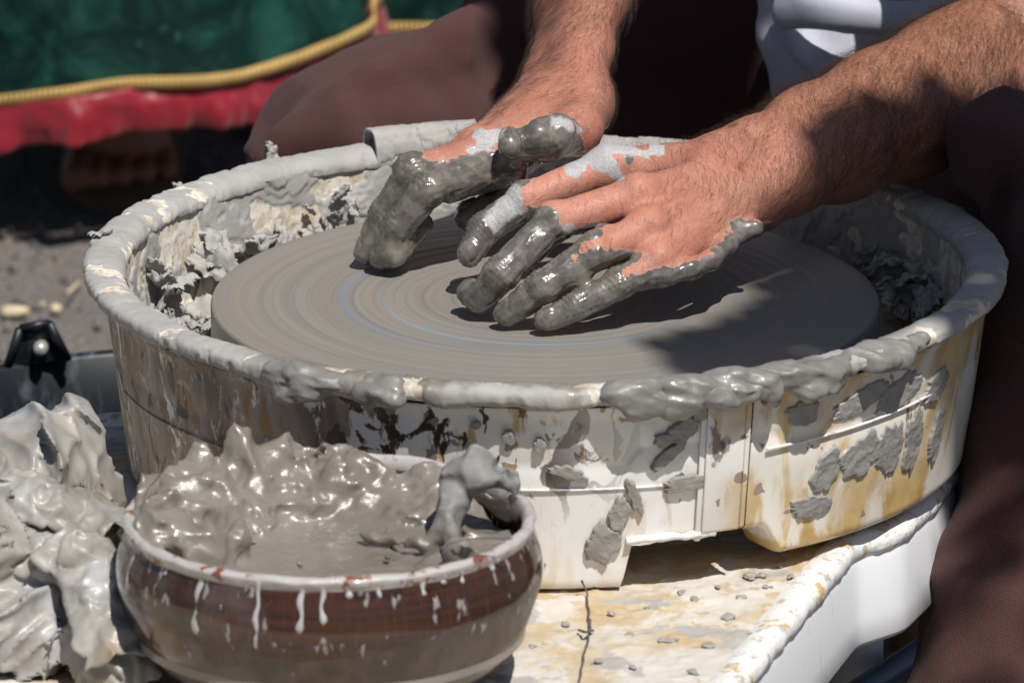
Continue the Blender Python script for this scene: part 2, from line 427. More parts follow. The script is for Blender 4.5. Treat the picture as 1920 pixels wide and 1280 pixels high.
def m_skin():
    b = NB('skin_and_clay')
    n1 = b.noise(30, 4); n2 = b.noise(9, 3); n3 = b.noise(700, 3, .6); n4 = b.noise(110, 4, .6)
    red = b.attr('flush')
    base = b.mix(b.ramp(n1, .35, .68), (.43, .185, .122), (.36, .145, .093))
    base = b.mix(b.ramp(n4, .5, .75, 0, .35), base, (.36, .14, .085))
    base = b.mix(b.math('MULTIPLY', red, .75), base, (.56, .235, .165))
    tan = b.attr('tan')
    base = b.mix(b.math('MULTIPLY', tan, .85), base, b.mix(b.ramp(n2, .35, .65), (.30, .125, .070), (.235, .095, .052)))
    vn = b.ramp(b.math('ABSOLUTE', b.math('SUBTRACT', b.noise(38, 3, .5, None, .6), .5)), .0, .035, .35, 0)
    base = b.mix(vn, base, (.30, .15, .125))
    base = b.mix(b.ramp(b.noise(420, 3, .7), .52, .72, 0, .45), base, (.60, .32, .22))
    clay = b.attr('clay'); wet = b.attr('wet')
    cw = b.mix(b.ramp(b.noise(160, 5, .6), .4, .65), (.105, .096, .085), (.185, .167, .145))
    cw = b.mix(b.ramp(b.noise(55, 3), .5, .7, 0, .6), cw, (.24, .21, .178))
    cd = b.mix(b.ramp(b.noise(500, 4, .65), .4, .62), (.45, .44, .44), (.37, .36, .36))
    cc = b.mix(wet, cd, cw)
    j = b.math('ADD', clay, b.math('MULTIPLY', b.math('SUBTRACT', b.noise(300, 5, .65), .5), 1.0))
    mk = b.ramp(j, .40, .62)
    base = b.mix(b.math('MULTIPLY', b.ramp(j, .12, .42), b.math('MULTIPLY', .55, b.ramp(n4, .35, .6))), base, (.40, .33, .30))
    col = b.mix(mk, base, cc)
    wm = b.math('MULTIPLY', mk, wet)
    # creases
    vor = b.vor(560, None, 'DISTANCE_TO_EDGE'); cr = b.ramp(vor, 0., .12)
    sh = b.math('ADD', b.math('MULTIPLY', cr, .35), b.math('MULTIPLY', n3, .5))
    ch = b.math('ADD', b.math('MULTIPLY', b.noise(170, 4, .6, None, .5), .8), b.math('MULTIPLY', b.noise(900, 3), .2))
    h = b.mix(wm, sh, ch)
    nr = b.bump(h, .0004, .7)
    ro = b.n('ShaderNodeMix', {0: wm, 2: .55, 3: b.ramp(n4, .35, .65, .2, .42)})
    return b.bsdf(Base_Color=col, Roughness=ro, Normal=nr, Subsurface_Weight=b.math('MULTIPLY', b.math('SUBTRACT', 1.0, mk), .12),
                  Subsurface_Radius=(.9, .35, .2), Subsurface_Scale=.004, Coat_Weight=b.math('MULTIPLY', wm, .75), Coat_Roughness=.1, Coat_IOR=1.45)
M['skin'] = m_skin()
def m_plain(name, col, rough=.6, **kw):
    b = NB(name); n = b.noise(60, 4)
    c = b.mix(b.ramp(n, .3, .7), tuple(x*.82 for x in col), tuple(min(1, x*1.12) for x in col))
    return b.bsdf(Base_Color=c, Roughness=rough, **kw)
M['hair'] = m_plain('dark_hair', (.045, .025, .015), .45)
def m_cloth(name, col, weave=900, amt=.0003, var=.2, extra=None):
    b = NB(name)
    w1 = b.n('ShaderNodeTexWave', {'Vector': b.co, 'Scale': weave/6.28*2, 'Distortion': 1.2, 'Detail': 1.}, out=1, bands_direction='X')
    w2 = b.n('ShaderNodeTexWave', {'Vector': b.co, 'Scale': weave/6.28*2, 'Distortion': 1.2, 'Detail': 1.}, out=1, bands_direction='Z')
    w = b.math('MULTIPLY', w1, w2); n = b.noise(18, 4); f = b.noise(600, 3, .6)
    c = b.mix(b.ramp(n, .3, .7), tuple(x*(1-var) for x in col), tuple(x*(1+var) for x in col))
    c = b.mix(b.math('MULTIPLY', w, .35), c, tuple(min(1, x*1.7) for x in col))
    c = b.mix(b.ramp(b.noise(1500, 2, .6), .5, .75, 0, .45), c, tuple(min(1, x*1.9) for x in col))
    if extra: c = b.mix(b.ramp(b.vor(70), .07, .05), c, extra)
    return b.bsdf(Base_Color=c, Roughness=.9, Normal=b.bump(b.math('ADD', w, f), amt), Sheen_Weight=.06, Sheen_Roughness=.5)
M['trousers'] = m_cloth('brown_trouser_cloth', (.066, .0225, .0205), 1100, .0005, .15)
M['tshirt'] = m_cloth('white_tshirt_cloth', (.52, .53, .62), 1800, .0003, .05)
def m_velvet():
    b = NB('green_crushed_velvet')
    n = b.noise(16, 6, .65, None, 1.2); n2 = b.noise(45, 4, .6, None, 1.5)
    c = b.mix(b.ramp(n, .42, .66), (.002, .015, .012), (.009, .055, .040))
    c = b.mix(b.ramp(n2, .62, .76, 0, .6), c, (.035, .13, .10))  # lighter streaks: mottled highlights of the pile, painted into the colour
    return b.bsdf(Base_Color=c, Roughness=.75, Normal=b.bump(n, .006), Specular_IOR_Level=.12)
M['velvet'] = m_velvet()
def m_satin():
    b = NB('red_satin')
    c = b.mix(b.ramp(b.noise(10, 3), .3, .7), (.20, .006, .014), (.33, .012, .026))
    return b.bsdf(Base_Color=c, Roughness=.42, Sheen_Weight=.2)
M['satin'] = m_satin()
def m_braid():
    b = NB('gold_braid')
    w = b.n('ShaderNodeTexWave', {'Vector': b.co, 'Scale': 75., 'Distortion': .6}, out=1, bands_direction='X')
    c = b.mix(w, (.55, .33, .09), (.75, .52, .19))
    return b.bsdf(Base_Color=c, Roughness=.5, Normal=b.bump(w, .002), Metallic=.15)
M['braid'] = m_braid()
def m_asphalt():
    b = NB('asphalt')
    v = b.vor(150); n = b.noise(260, 4); g = b.noise(3, 4)
    c = b.mix(b.ramp(v, .15, .6), (.22, .19, .17), (.13, .115, .105))
    c = b.mix(b.ramp(n, .5, .7, 0, .5), c, (.30, .27, .245))
    c = b.mix(b.ramp(g, .35, .7, 0, .4), c, (.13, .115, .105))
    return b.bsdf(Base_Color=c, Roughness=.9, Normal=b.bump(v, .004))
M['asphalt'] = m_asphalt()
def m_bucket():
    b = NB('scuffed_black_plastic')
    n = b.noise(60, 6, .65, b.scale((1, 1, .4))); 
    c = b.mix(b.ramp(n, .5, .66, 0, .8), (.006, .009, .014), (.075, .09, .11))
    c = b.mix(b.ramp(b.noise(38, 3), .70, .73), c, (.50, .45, .28))
    return b.bsdf(Base_Color=c, Roughness=.45)
M['bucket'] = m_bucket()
def m_bag():
    b = NB('clay_smeared_plastic_bag')
    n = b.noise(30, 5, .6, None, .8); n2 = b.noise(14, 4, .6, None, .6)
    c = b.mix(b.ramp(n, .4, .66), (.33, .315, .29), (.22, .205, .185))
    c = b.mix(b.ramp(n2, .52, .68, 0, .7), c, (.42, .42, .44))
    c = b.mix(b.ramp(b.noise(24, 4), .6, .7, 0, .5), c, (.36, .27, .17))
    return b.bsdf(Base_Color=c, Roughness=.5, Normal=b.bump(n, .001), Coat_Weight=.12, Coat_Roughness=.2, Transmission_Weight=.0)
M['bag'] = m_bag()
M['stone'] = m_plain('pale_stone', (.62, .52, .34), .85)
M['bolt'] = m_plain('metal_bolt', (.5, .49, .46), .4, Metallic=.4)
M['wire'] = m_plain('thin_wire', (.10, .09, .08), .5)
M['blue'] = m_plain('blue_painted_metal', (.05, .085, .16), .35)
M['bark'] = m_plain('bark', (.12, .085, .06), .9)
M['leaf'] = m_plain('leaf_green', (.05, .09, .025), .6)
M['leather'] = m_plain('sandal_leather', (.10, .055, .03), .7)
M['wood'] = m_plain('stool_wood', (.25, .15, .08), .7)
M['blackcord'] = m_plain('black_cord', (.02, .02, .022), .6)
# ------------------------------------------------------------------ ground
def ground():
    def H(x, y): return 0
    xs = np.linspace(-1, 1, 161); xs = np.sign(xs)*np.abs(xs)**2.2*60; ys = xs+.5
    X, Y = np.meshgrid(xs, ys, indexing='ij'); P = np.stack([X.ravel(), Y.ravel(), np.full(X.size, 0.)], 1)
    P[:, 2] = GZ+fbm(P, 3., 3)*.004
    return tag(mesh('ground', P, grid_faces(161, 161), M['asphalt']), 'grey brown asphalt ground', kind='structure')
ground()

BZ = -0.092
# ------------------------------------------------------------------ table of the wheel (white tray with stained top)
TX = [(-.19, .30), (-.19, .085), (-.66, -.03), (-.66, -.66), (.005, -.66), (.160, -.146), (.186, -.122), (.204, -.075), (.221, -.015), (.232, .06), (.225, .30)]
def table():
    root = empty('wheel_table', (0, 0, GZ)); tag(root, 'low white table of the potter\'s wheel with ochre stained top', 'table')
    outline = np.array(TX)
    # rounded resample
    pts = [];
    for i in range(len(outline)):
        a, b = outline[i], outline[(i+1) % len(outline)]; n = max(2, int(np.linalg.norm(b-a)/.004))
        pts += [a+(b-a)*t for t in np.arange(n)/n]
    P = np.array(pts); 
    for _ in range(3): P = (np.roll(P, 1, 0)+P*2+np.roll(P, -1, 0))/4
    T = np.roll(P, -1, 0)-np.roll(P, 1, 0); T /= np.linalg.norm(T, axis=1)[:, None]; Nn = np.stack([T[:, 1], -T[:, 0]], 1)*-1
    # outward normal check
    c = P.mean(0); 
    if ((P-c)*Nn).sum() < 0: Nn = -Nn
    n = len(P)
    # side skirt
    prof = [(0, -.006), (.002, -.012), (.003, -.040), (.004, -.053), (.002, -.056), (-.004, -.056)]
    V = np.concatenate([np.column_stack([P+Nn*o, np.full(n, BZ+z)]) for o, z in prof])
    child(mesh('side_panel', V, grid_faces(len(prof), n, False, True)[:, ::-1], M['side']), root)
    # crusted rim
    prof = [(-.016, .0005), (-.012, .003), (-.006, .0045), (0, .004), (.003, .0), (.003, -.004), (.001, -.0075), (-.003, -.008)]
    V = []
    for o, z in prof:
        Q = np.column_stack([P+Nn*o, np.full(n, BZ+z)]); V.append(Q)
    V = np.concatenate(V); d = fbm(V, 80, 4)*.0009+fbm(V, 260, 3, 3)*.0005; V[:, 2] += d*.8
    V[:, :2] += np.tile(Nn, (len(prof), 1))*(fbm(V, 70, 3, 5)*.0014)[:, None]
    child(mesh('crusted_edge', V, grid_faces(len(prof), n, False, True)[:, ::-1], M['edge']), root)
    # top: fine grid whose rows are fitted between the outline's left and right edge
    xs0 = np.linspace(0, 1, 420); ys = np.linspace(-.652, .29, 420)
    from_x = np.interp(ys, [-.66, -.04, -.033, .078, .3], [-.652, -.652, -.640, -.186, -.182]); to_x = np.interp(ys, [q[1] for q in TX[4:]], [q[0] for q in TX[4:]])-.009
    X = from_x[None]+(to_x-from_x)[None]*xs0[:, None]; Y = np.tile(ys, (420, 1))
    V = np.column_stack([X.ravel(), Y.ravel(), np.zeros(X.size)]); f = fbm(V, 28, 5); g = fbm(V, 90, 4, 2)
    V[:, 2] = BZ+sstep(.02, .12, f)*.0009+sstep(.1, .2, g)*.0008+fbm(V, 300, 3)*.0003
    child(mesh('table_top', V, grid_faces(420, 420), M['board']), root)
    for (x, y) in ((-.60, -.56), (-.60, -.26), (-.05, -.56), (-.2, .22), (.18, .22)):
        V, F = tube([(x, y, BZ-.06), (x, y, GZ)], .016, 12); child(mesh('leg', V, F, M['side']), root)
    return root
TABLE = table()

# ------------------------------------------------------------------ splash pan
PR = .247
def polar(r, ph, z): return np.stack([r*np.sin(ph), -r*np.cos(ph), np.broadcast_to(z, np.shape(r))], -1)
PAN = empty('splash_pan', (0, 0, BZ)); tag(PAN, 'round white plastic splash pan crusted with grey clay around the wheel head', 'splash pan')
PH1 = math.atan2(.103, .205); PH0 = math.atan2(.083, .22)     # front joint between the two halves
PHB = math.atan2(-.094, -.215)                                 # back joint (angle measured from -Y)
def bottom_z(ph):
    """lower edge of the outer wall: full depth left, a cut-out, then the shallower right half"""
    x = np.sin(ph)*.215; fr = np.cos(ph) > 0
    z = np.full(np.shape(ph), -.0865)
    z = np.where(fr & (x > .037), -.0865+(.026)*sstep(.036, .043, x), z)
    z = np.where(fr & (x > .104), -.0605-(.017)*sstep(.104, .116, x), z)
    z = np.where(fr & (x > .116), -.0775, z)
    return z
def pan_outer(a0, a1, name, dr=0.):
    n = max(16, int((a1-a0)*.24/.0012)); ph = np.linspace(a0, a1, n); bz = bottom_z(ph)
    t = np.array([0, .02, .06, .10, .2, .3, .34, .36, .5, .7, .85, .93, .97, 1.])
    rr = .2365-.0115*t; zz = .012
    rows = []
    for k, tt in enumerate(t):
        z = zz+(bz-zz)*tt; r = .2365-(.2365-.2255)*((zz-z)/.09)
        if .33 < tt < .35: r = r-.0008
        if tt < .03: r = r+.002
        rows.append(polar(r+dr, ph, z))
    for (o, dz) in ((.0012, -.0018), (.004, -.0036), (.009, -.0045), (.03, -.0045)):
        rows.append(polar(rows[len(t)-1].shape and (.2365-(.2365-.2255)*((zz-bz)/.09)-o+dr), ph, bz+dz))
    V = np.concatenate(rows); V += vn_dir(V)*(fbm(V, 12, 2)*.0007)[:, None]
    return child(mesh(name, V, grid_faces(len(rows), n), M['panwall']), PAN)
def vn_dir(V):
    q = V.copy(); q[:, 2] = 0; return q/(np.linalg.norm(q, axis=1)[:, None]+1e-9)
two = 2*math.pi
pan_outer(PHB, PH0+.02, 'left_half') ; pan_outer(PH1-.004, PHB+two, 'right_half', .0012)
# inside skin with clay crust
def pan_inner():
    nph = 1500
    ph = np.linspace(0, two, nph, endpoint=False)
    r0 = np.concatenate([np.linspace(.2268, .2228, 64), np.linspace(.2220, .17, 46)]); z0 = np.concatenate([np.linspace(.0185, -.050, 64), np.linspace(-.056, -.062, 46)])
    z0 = z0+0; PH, RR = np.meshgrid(ph, r0, indexing='ij'); ZZ = np.tile(z0, (nph, 1))
    V = polar(RR.ravel(), PH.ravel(), ZZ.ravel())
    hz = ZZ.ravel(); wall = np.tile(np.arange(110) < 64, nph)
    a = fbm(V*[1, 1, 1.], 20, 3, 1, .55); bpat = fbm(V, 75, 3, 2, .5); c = ridged(V, 45, 4, 3)
    low = sstep(.02, -.03, hz)
    t = .5+a*.85+bpat*.22+low*.28-.10
    cover = sstep(.40, .46, t)
    layer = sstep(.42, .47, t)*.0010+sstep(.60, .65, t)*.0009+sstep(.78, .84, t)*.0014
    rough = (np.clip(c-.45, 0, 1)**1.5*.005+fbm(V, 70, 3, 4, .5)*.0008)*(low*(.35+.6*sstep(.02, -.14, V[:, 0])+.5*sstep(.1, .2, V[:, 0]))+.04)
    d = layer+rough+fbm(V, 350, 3, 6)*.00012
    # trough floor heaps
    heap = np.clip(fbm(V, 22, 3, 8)+.25, 0, 1)*.045*sstep(.19, .21, np.linalg.norm(V[:, :2], axis=1))
    N = -vn_dir(V); up = np.where(wall, 0.15, 1.)[:, None]*np.array([0, 0, 1.])
    Vn = V+N*(d*np.where(wall, 1, .2))[:, None]+up*(np.where(wall, d, d*1.5+heap))[:, None]
    sag = fbm(V, 80, 3, 9)*.0004*low; Vn[:, 2] += sag
    wet = sstep(.05, .3, fbm(V, 14, 3, 12))*.25*low
    return child(mesh('clay_coating', Vn, grid_faces(nph, 110, True, False), M['clay_wall'], attrs={'cover': cover, 'wet': wet}), PAN)
pan_inner()
def rim_lip(a0, a1, name, dz=0., dr=0., close=False):
    n = int((a1-a0)*.247/.0011); ph = np.linspace(a0, a1, n); m = 30
    th = np.linspace(R(-60), R(205), m)
    cr, cz = .2378, .0195
    sq = lambda v: np.sign(v)*np.abs(v)**.62
    rr = cr+.0082*sq(np.cos(th)); zz = cz+.0036*sq(np.sin(th))
    inner = th > R(90); rr = np.where(inner, cr+.0118*sq(np.cos(th)), rr); zz = np.where(inner, zz-.003*np.cos(th)**2, zz)
    PH, RR = np.meshgrid(ph, rr+dr, indexing='ij'); ZZ = np.tile(zz+dz, (n, 1))
    V = polar(RR.ravel(), PH.ravel(), ZZ.ravel()); TH = np.tile(th, n)
    N = vn_dir(V)*np.cos(TH)[:, None]+np.array([0, 0, 1.])*np.sin(TH)[:, None]
    a = fbm(V, 40, 5, 21, .55); b = fbm(V, 90, 4, 22, .6)
    px = V[:, 0]
    # smoother and thinner on the left front, lumpy with fresh clay in front
    V[:, 2] += 0; front = sstep(0, .1, -V[:, 1])
    fresh = front*sstep(-.17, -.13, px)*sstep(.19, .12, px)
    droop = fresh*np.clip(fbm(V*[1, 1, .3], 30, 4, 24)+.15, 0, 1)*.0045*sstep(R(75), R(-50), TH)
    d = .0006+a*.0006+b*.0003+fresh*(np.clip(a+.1, 0, 1)*.0012)+np.clip(fbm(V, 60, 4, 35)-.1, 0, 1)*.0014+fbm(V, 150, 4, 36, .6)*.0005
    t = .5+fbm(V, 32, 5, 31, .6)*.9+.06
    d += sstep(.45, .5, t)*.0009
    V2 = V+N*d[:, None]; V2[:, 2] -= droop
    cover = sstep(.30, .36, t+np.where(front > .3, -.04, .06)); wet = fresh*sstep(-.02, .12, fbm(V, 22, 4, 33)+.5*sstep(-.05, -.12, px)-.12*sstep(-.03, .03, px)*sstep(.06, .03, px))
    return child(mesh(name, V2, grid_faces(n, m, close, False)[:, ::-1], M['clay_wall'], attrs={'cover': cover, 'wet': wet}), PAN)
rim_lip(PHB, PH0+.03, 'rolled_lip'); rim_lip(PH0+.03, PHB+two, 'rolled_lip')
# raised overlapping strap at the back joint
def back_strap():
    a0, a1 = PHB-.0, PHB-.255     # towards smaller |x|
    a0, a1 = math.atan2(-.0985, -.215), math.atan2(-.0385, -.235)
    if a0 < 0: a0 += two; a1 += two
    ph = np.linspace(a0, a1, 170)
    prof = [(.2475, .018), (.2485, .024), (.247, .0288), (.243, .0315), (.237, .032), (.232, .0305), (.2295, .026), (.2292, .018), (.2289, .008), (.2284, -.002), (.2278, -.012), (.2272, -.022), (.2265, -.034), (.226, -.045)]
    pr = np.array(prof); t = np.linspace(0, len(pr)-1, 70); pr = np.stack([np.interp(t, np.arange(len(pr)), pr[:, k]) for k in (0, 1)], 1)
    pr[:, 0] -= .0012
    PH, RR = np.meshgrid(ph, pr[:, 0], indexing='ij'); ZZ = np.tile(pr[:, 1], (170, 1))
    V = polar(RR.ravel(), PH.ravel(), ZZ.ravel()); t = .5+fbm(V, 30, 5, 41, .6)*.9+sstep(.01, .03, V[:, 2])*.35-.05
    N = -vn_dir(V); N[:, 2] = sstep(.02, .032, V[:, 2]); N /= np.linalg.norm(N, axis=1)[:, None]
    V = V+N*(sstep(.44, .48, t)*.0012+sstep(.62, .66, t)*.0012+fbm(V, 160, 4, 4)*.0008+.0006)[:, None]
    o = child(mesh('seam_strap', V, grid_faces(170, 70), M['clay_wall'], attrs={'cover': sstep(.42, .47, t), 'wet': 0*t}), PAN)
    s = o.modifiers.new('thickness', 'SOLIDIFY'); s.thickness = .0018; s.offset = 0
    return o
back_strap()
# upright joint plates at the front
def joint_plate(a, b, dr, z0, z1, name='joint_plate'):
    ph = np.linspace(a, b, 24); rows = []
    for (o, z) in ((-.004, z0), (0, z0-.0005), (.0006, z0-.002), (.0008, (z0+z1)/2), (.0006, z1+.0015), (0, z1), (-.008, z1)):
        rr = .2365-(.011)*((.012-z)/.09)+dr+o; q = polar(np.full(24, rr), ph, z); q[0] -= 0; rows.append(q)
    V = np.concatenate(rows)
    o = child(mesh(name, V, grid_faces(len(rows), 24), M['panwall']), PAN); s = o.modifiers.new('t', 'SOLIDIFY'); s.thickness = .0015; s.offset = -1
    return o
PHJ0 = math.atan2(.081, .222); PHJ1 = math.atan2(.0985, .21)
joint_plate(PHJ0, PHJ1, .0032, .010, -.0615)
joint_plate(PHJ0-.012, PHJ0, .0016, .010, -.0660, 'seam_rib')
joint_plate(PHJ1, PHJ1+.010, .0044, .010, -.0605, 'seam_rib')
# ledge along the cut-out
V, F = tube(polar(np.full(40, .2285), np.linspace(math.atan2(.040, .22), math.atan2(.085, .21), 40), -.0625), .0022, 8)
V = V+fbm(V, 150, 3)[:, None]*.0012; child(mesh('cutout_ledge', V, F, M['edge']), PAN)
# fine raised line round the wall
V, F = tube(polar(np.full(260, .2315-.0001), np.linspace(-1.3, PH0-.01, 260), -.0335), .0006, 6); child(mesh('moulded_line', V, F, M['panwall']), PAN)
V, F = tube(polar(np.full(90, .2352), np.linspace(PHJ1+.06, 1.05, 90), np.linspace(-.0195, -.016, 90)), .0008, 6); child(mesh('moulded_line', V, F, M['edge']), PAN)

# ------------------------------------------------------------------ wheel head
def wheel_head():
    rs = np.concatenate([np.linspace(.0005, .176, 240), [.1775, .1788, .1794, .1794, .1790, .1780, .17, .05]])
    zs = np.concatenate([np.zeros(240), [-.0002, -.0008, -.0022, -.022, -.0245, -.026, -.027, -.027]])
    z1 = np.array([fbm(np.array([[0, 0, r]]), 120, 4)[0] for r in rs])*.00035
    zs[:240] += z1[:240]; n = 400; ph = np.arange(n)/n*two
    RR, PH = np.meshgrid(rs, ph, indexing='ij'); V = polar(RR.ravel(), PH.ravel(), np.repeat(zs, n))
    o = mesh('turntable', V, grid_faces(len(rs), n, False, True)[:, ::-1], M['disc'])
    tag(o, 'round wheel head coated with smooth ringed grey slip, inside the pan', 'wheel head'); o.location = (0, 0, 0)
    return o
HEAD = wheel_head()
V, F = tube([(0, 0, -.027), (0, 0, BZ+.002)], .03, 24); mesh('drive_shaft', V, F, M['bolt'], HEAD)

# ------------------------------------------------------------------ bowl of slip
BC = W(617, 966, z=-.005); BRR = .1015
BOWL = empty('clay_bowl', (BC[0], BC[1], -.005)); tag(BOWL, 'round glazed brown earthenware bowl with pale slip drips, full of wet clay', 'bowl')
def bowl():
    prof = np.array([(.0, -.084), (.05, -.084), (.062, -.083), (.066, -.079), (.085, -.070), (.096, -.056), (.1015, -.042), (.1048, -.030), (.1045, -.020), (.1018, -.011), (.0998, -.006), (.1010, -.0025), (.1012, -.0005), (.0990, .0012), (.0960, .0003), (.0945, -.004), (.0958, -.012), (.0985, -.024), (.0982, -.036), (.092, -.050), (.075, -.066), (.045, -.075), (0.0, -.077)])
    t = np.linspace(0, len(prof)-1, 130); P2 = spline(np.column_stack([prof, np.zeros(len(prof))]), 130)[:, :2]; P2[:, 0] = np.maximum(P2[:, 0], 1e-4)
    n = 360; ph = np.arange(n)/n*two; RR, PH = np.meshgrid(P2[:, 0], ph, indexing='ij'); V = polar(RR.ravel(), PH.ravel(), np.repeat(P2[:, 1], n))
    rimw = np.exp(-((V[:, 2])/.006)**2); V += vn_dir(V)*((fbm(V, 30, 3)*.0012+fbm(V, 100, 3, 2)*.0007)*rimw+fbm(V, 10, 2)*.0008)[:, None]; V[:, 2] += fbm(V, 60, 3, 4)*.001*rimw
    o = mesh('bowl_shell', V, grid_faces(130, n, False, True), M['bowl'], BOWL)
    # raised slip drips down the outside
    r2 = np.random.RandomState(4); parts = []
    for k in range(22):
        a = -1.25+2.5*(k+r2.uniform(-.4, .4))/22
        if r2.rand() < .3: continue
        ln = r2.uniform(.004, .011) if a > .12 or r2.rand() < .3 else r2.uniform(.016, .036); w = r2.uniform(.0010, .0022)
        zz = np.linspace(-.001, -.001-ln, 12); rr = np.interp(-zz, -prof[::-1][12:][:, 1][::1] if False else np.array([.0, .006, .011, .02, .03, .042, .056]), np.array([.1012, .1000, .102, .1047, .105, .1017, .0932]))
        pts = polar(rr-.0003, a+.006*np.sin(zz*500+k)+zz*0, zz); rad = w*(.75+.25*np.sin(np.arange(12)+k)); rad[-3:] *= (1.25, 1.3, .8); rad[-1] *= .7
        V1, F1 = tube(pts, rad, 8); c = polar(rr.mean(), a, 0); u = np.array([math.sin(a), -math.cos(a), 0])
        dd = (V1-np.repeat(np.vstack([pts[:1], pts, pts[-1:]]), 8, 0))@u; V1 -= dd[:, None]*u*.55
        parts.append((V1, F1))
    V1, F1 = join(parts); mesh('slip_drips', V1, F1, M['drip'] , BOWL); bpy.data.objects['slip_drips']['kind'] = 'stuff'
M['drip'] = m_clay('pale_slip_drip', dry=(.46, .45, .46), wet=(.36, .35, .36), wetness=.4, rough=(.5, .3), bump=.0002)
bowl()
def bowl_clay():
    h = .0013; c0 = np.array([BC[0], BC[1], -.005])
    f = Field(c0+[-.105, -.105, -.06], c0+[.105, .105, .045], h); r3 = np.random.RandomState(21)
    sl, X = f.sub(c0-[.105, .105, .06], c0+[.105, .105, .05]); x, y, z = X[0]-c0[0], X[1]-c0[1], X[2]-c0[2]
    rr = np.sqrt(x*x+y*y)
    # a pool of slip with clay smeared up the wall: high at the back left, thin at the back, a torn column right
    nx, ny = x.shape[0], x.shape[1]; x2, y2 = x[:, :, 0], y[:, :, 0]; r2_ = np.hypot(x2, y2); ph = np.arctan2(y2, x2)     # 0 = right, pi/2 = back
    P2 = np.column_stack([x2.ravel(), y2.ravel(), np.zeros(x2.size)]); nz = lambda *a, **k: fbm(P2, *a, **k).reshape(x2.shape)
    A = .018+.012*np.exp(-((ph-2.25)/.55)**2)+.006*np.exp(-((ph-1.5)/.35)**2)+.004*np.exp(-((np.abs(ph)-3.0)/.5)**2)*(ph > 0)-.014*np.exp(-((ph-.3)/.5)**2)-.016*(ph < 0)*sstep(-2.9, -2.2, ph)
    inner = .45+.22*nz(22, 2, 3)-.12*np.exp(-((ph-2.5)/.6)**2)
    rise = sstep(0, 1, np.clip((r2_/.097-inner)/(1-inner), 0, 1))
    rdg = ridged(np.column_stack([(ph*.055).ravel(), r2_.ravel()*.35, np.zeros(x2.size)]), 70, 3, 6).reshape(x2.shape)
    Hh = -.0225+np.clip(A, 0, None)*rise*(1+.45*nz(30, 3, 7))+rise*(rdg-.3)*.0060+nz(60, 3, 2)*(.0003+.003*rise)
    d = (z-Hh[:, :, None])*.62; f.blend(sl, d.astype(np.float32), 0)
    def blob(px, py, z, r): f.ball(W(px, py, y=BC[1]+.083) if 495 < px < 720 and py < 935 else W(px, py, z=z), r*(.85 if 495 < px < 720 else 1), .011)
    for (px, py, z, r) in ((515, 868, .008, .006), (521, 850, .013, .0035), (500, 880, .006, .007), (552, 905, .002, .006), (645, 876, .003, .006), (668, 886, .001, .006), (700, 876, .003, .005), (640, 905, -.002, .006), (690, 925, -.008, .005),
                           (330, 985, -.006, .009), (300, 1010, -.010, .008), (390, 1040, -.018, .008), (455, 1010, -.016, .007),
                           (868, 880, .010, .006), (890, 900, .005, .006), (855, 925, -.002, .006), (850, 960, -.008, .006), (848, 1000, -.014, .006), (850, 1035, -.018, .006), (905, 890, .009, .005), (930, 900, .004, .004), (955, 912, .002, .0035), (830, 1005, -.018, .006)):
        blob(px, py, z, r)
    def fn(P):
        w = sstep(-.023, -.016, P[:, 2]-c0[2])
        n = (np.clip(ridged(P, 24, 3, 2), 0, 1)**2-.25)*.0075+fbm(P, 50, 4, 5, .5)*.0028+fbm(P*[1, 1, .5], 30, 2, 8)*.003
        return -(n-.0005)*w-fbm(P*[1, 2, 1], 60, 3, 6)*.0006*(1-w)
    f.noise(fn, .012)
    # keep it inside the bowl
    lim = np.interp(z, [-.05, -.036, -.024, -.012, -.002, .05], [.088, .0975, .098, .0955, .0945, .0975]); f.F[sl] = np.maximum(f.F[sl], (rr-lim).astype(np.float32))
    # dry hollow at the right end
    hp = W(955, 945, z=-.02)
    dh = np.sqrt((X[0]-hp[0])**2+((X[1]-hp[1]+.004)*.45)**2+((X[2]-hp[2]-.012)*.7)**2)-.0155; f.F[sl] = np.maximum(f.F[sl], -dh.astype(np.float32))
    V, F = f.surf(); V = relax(V, F, 1, .4); m = (V[:, 2] > c0[2]-.052); 
    pr_ = project(V); right = sstep(800, 840, pr_[:, 0])
    wet = np.clip(1-right*sstep(-.012, .0, V[:, 2]-c0[2]), 0, 1)
    o = mesh('wet_clay_heap', V, F, M['bowlclay'], attrs={'wet': wet}); tag(o, 'torn heap of wet grey clay and slip filling the brown bowl', 'clay')
    return o
M['bowlclay'] = m_clay('sloppy_clay', dry=(.20, .195, .19), wet=(.185, .162, .137), wetness='attr', rough=(.6, .27), bump=.0006)
bowl_clay()
def whisker(pts, r, label, name='wire', mat='wire'):
    V, F = tube(spline(pts, 40), r, 6); return tag(mesh(name, V, F, M[mat]), label, 'wire')
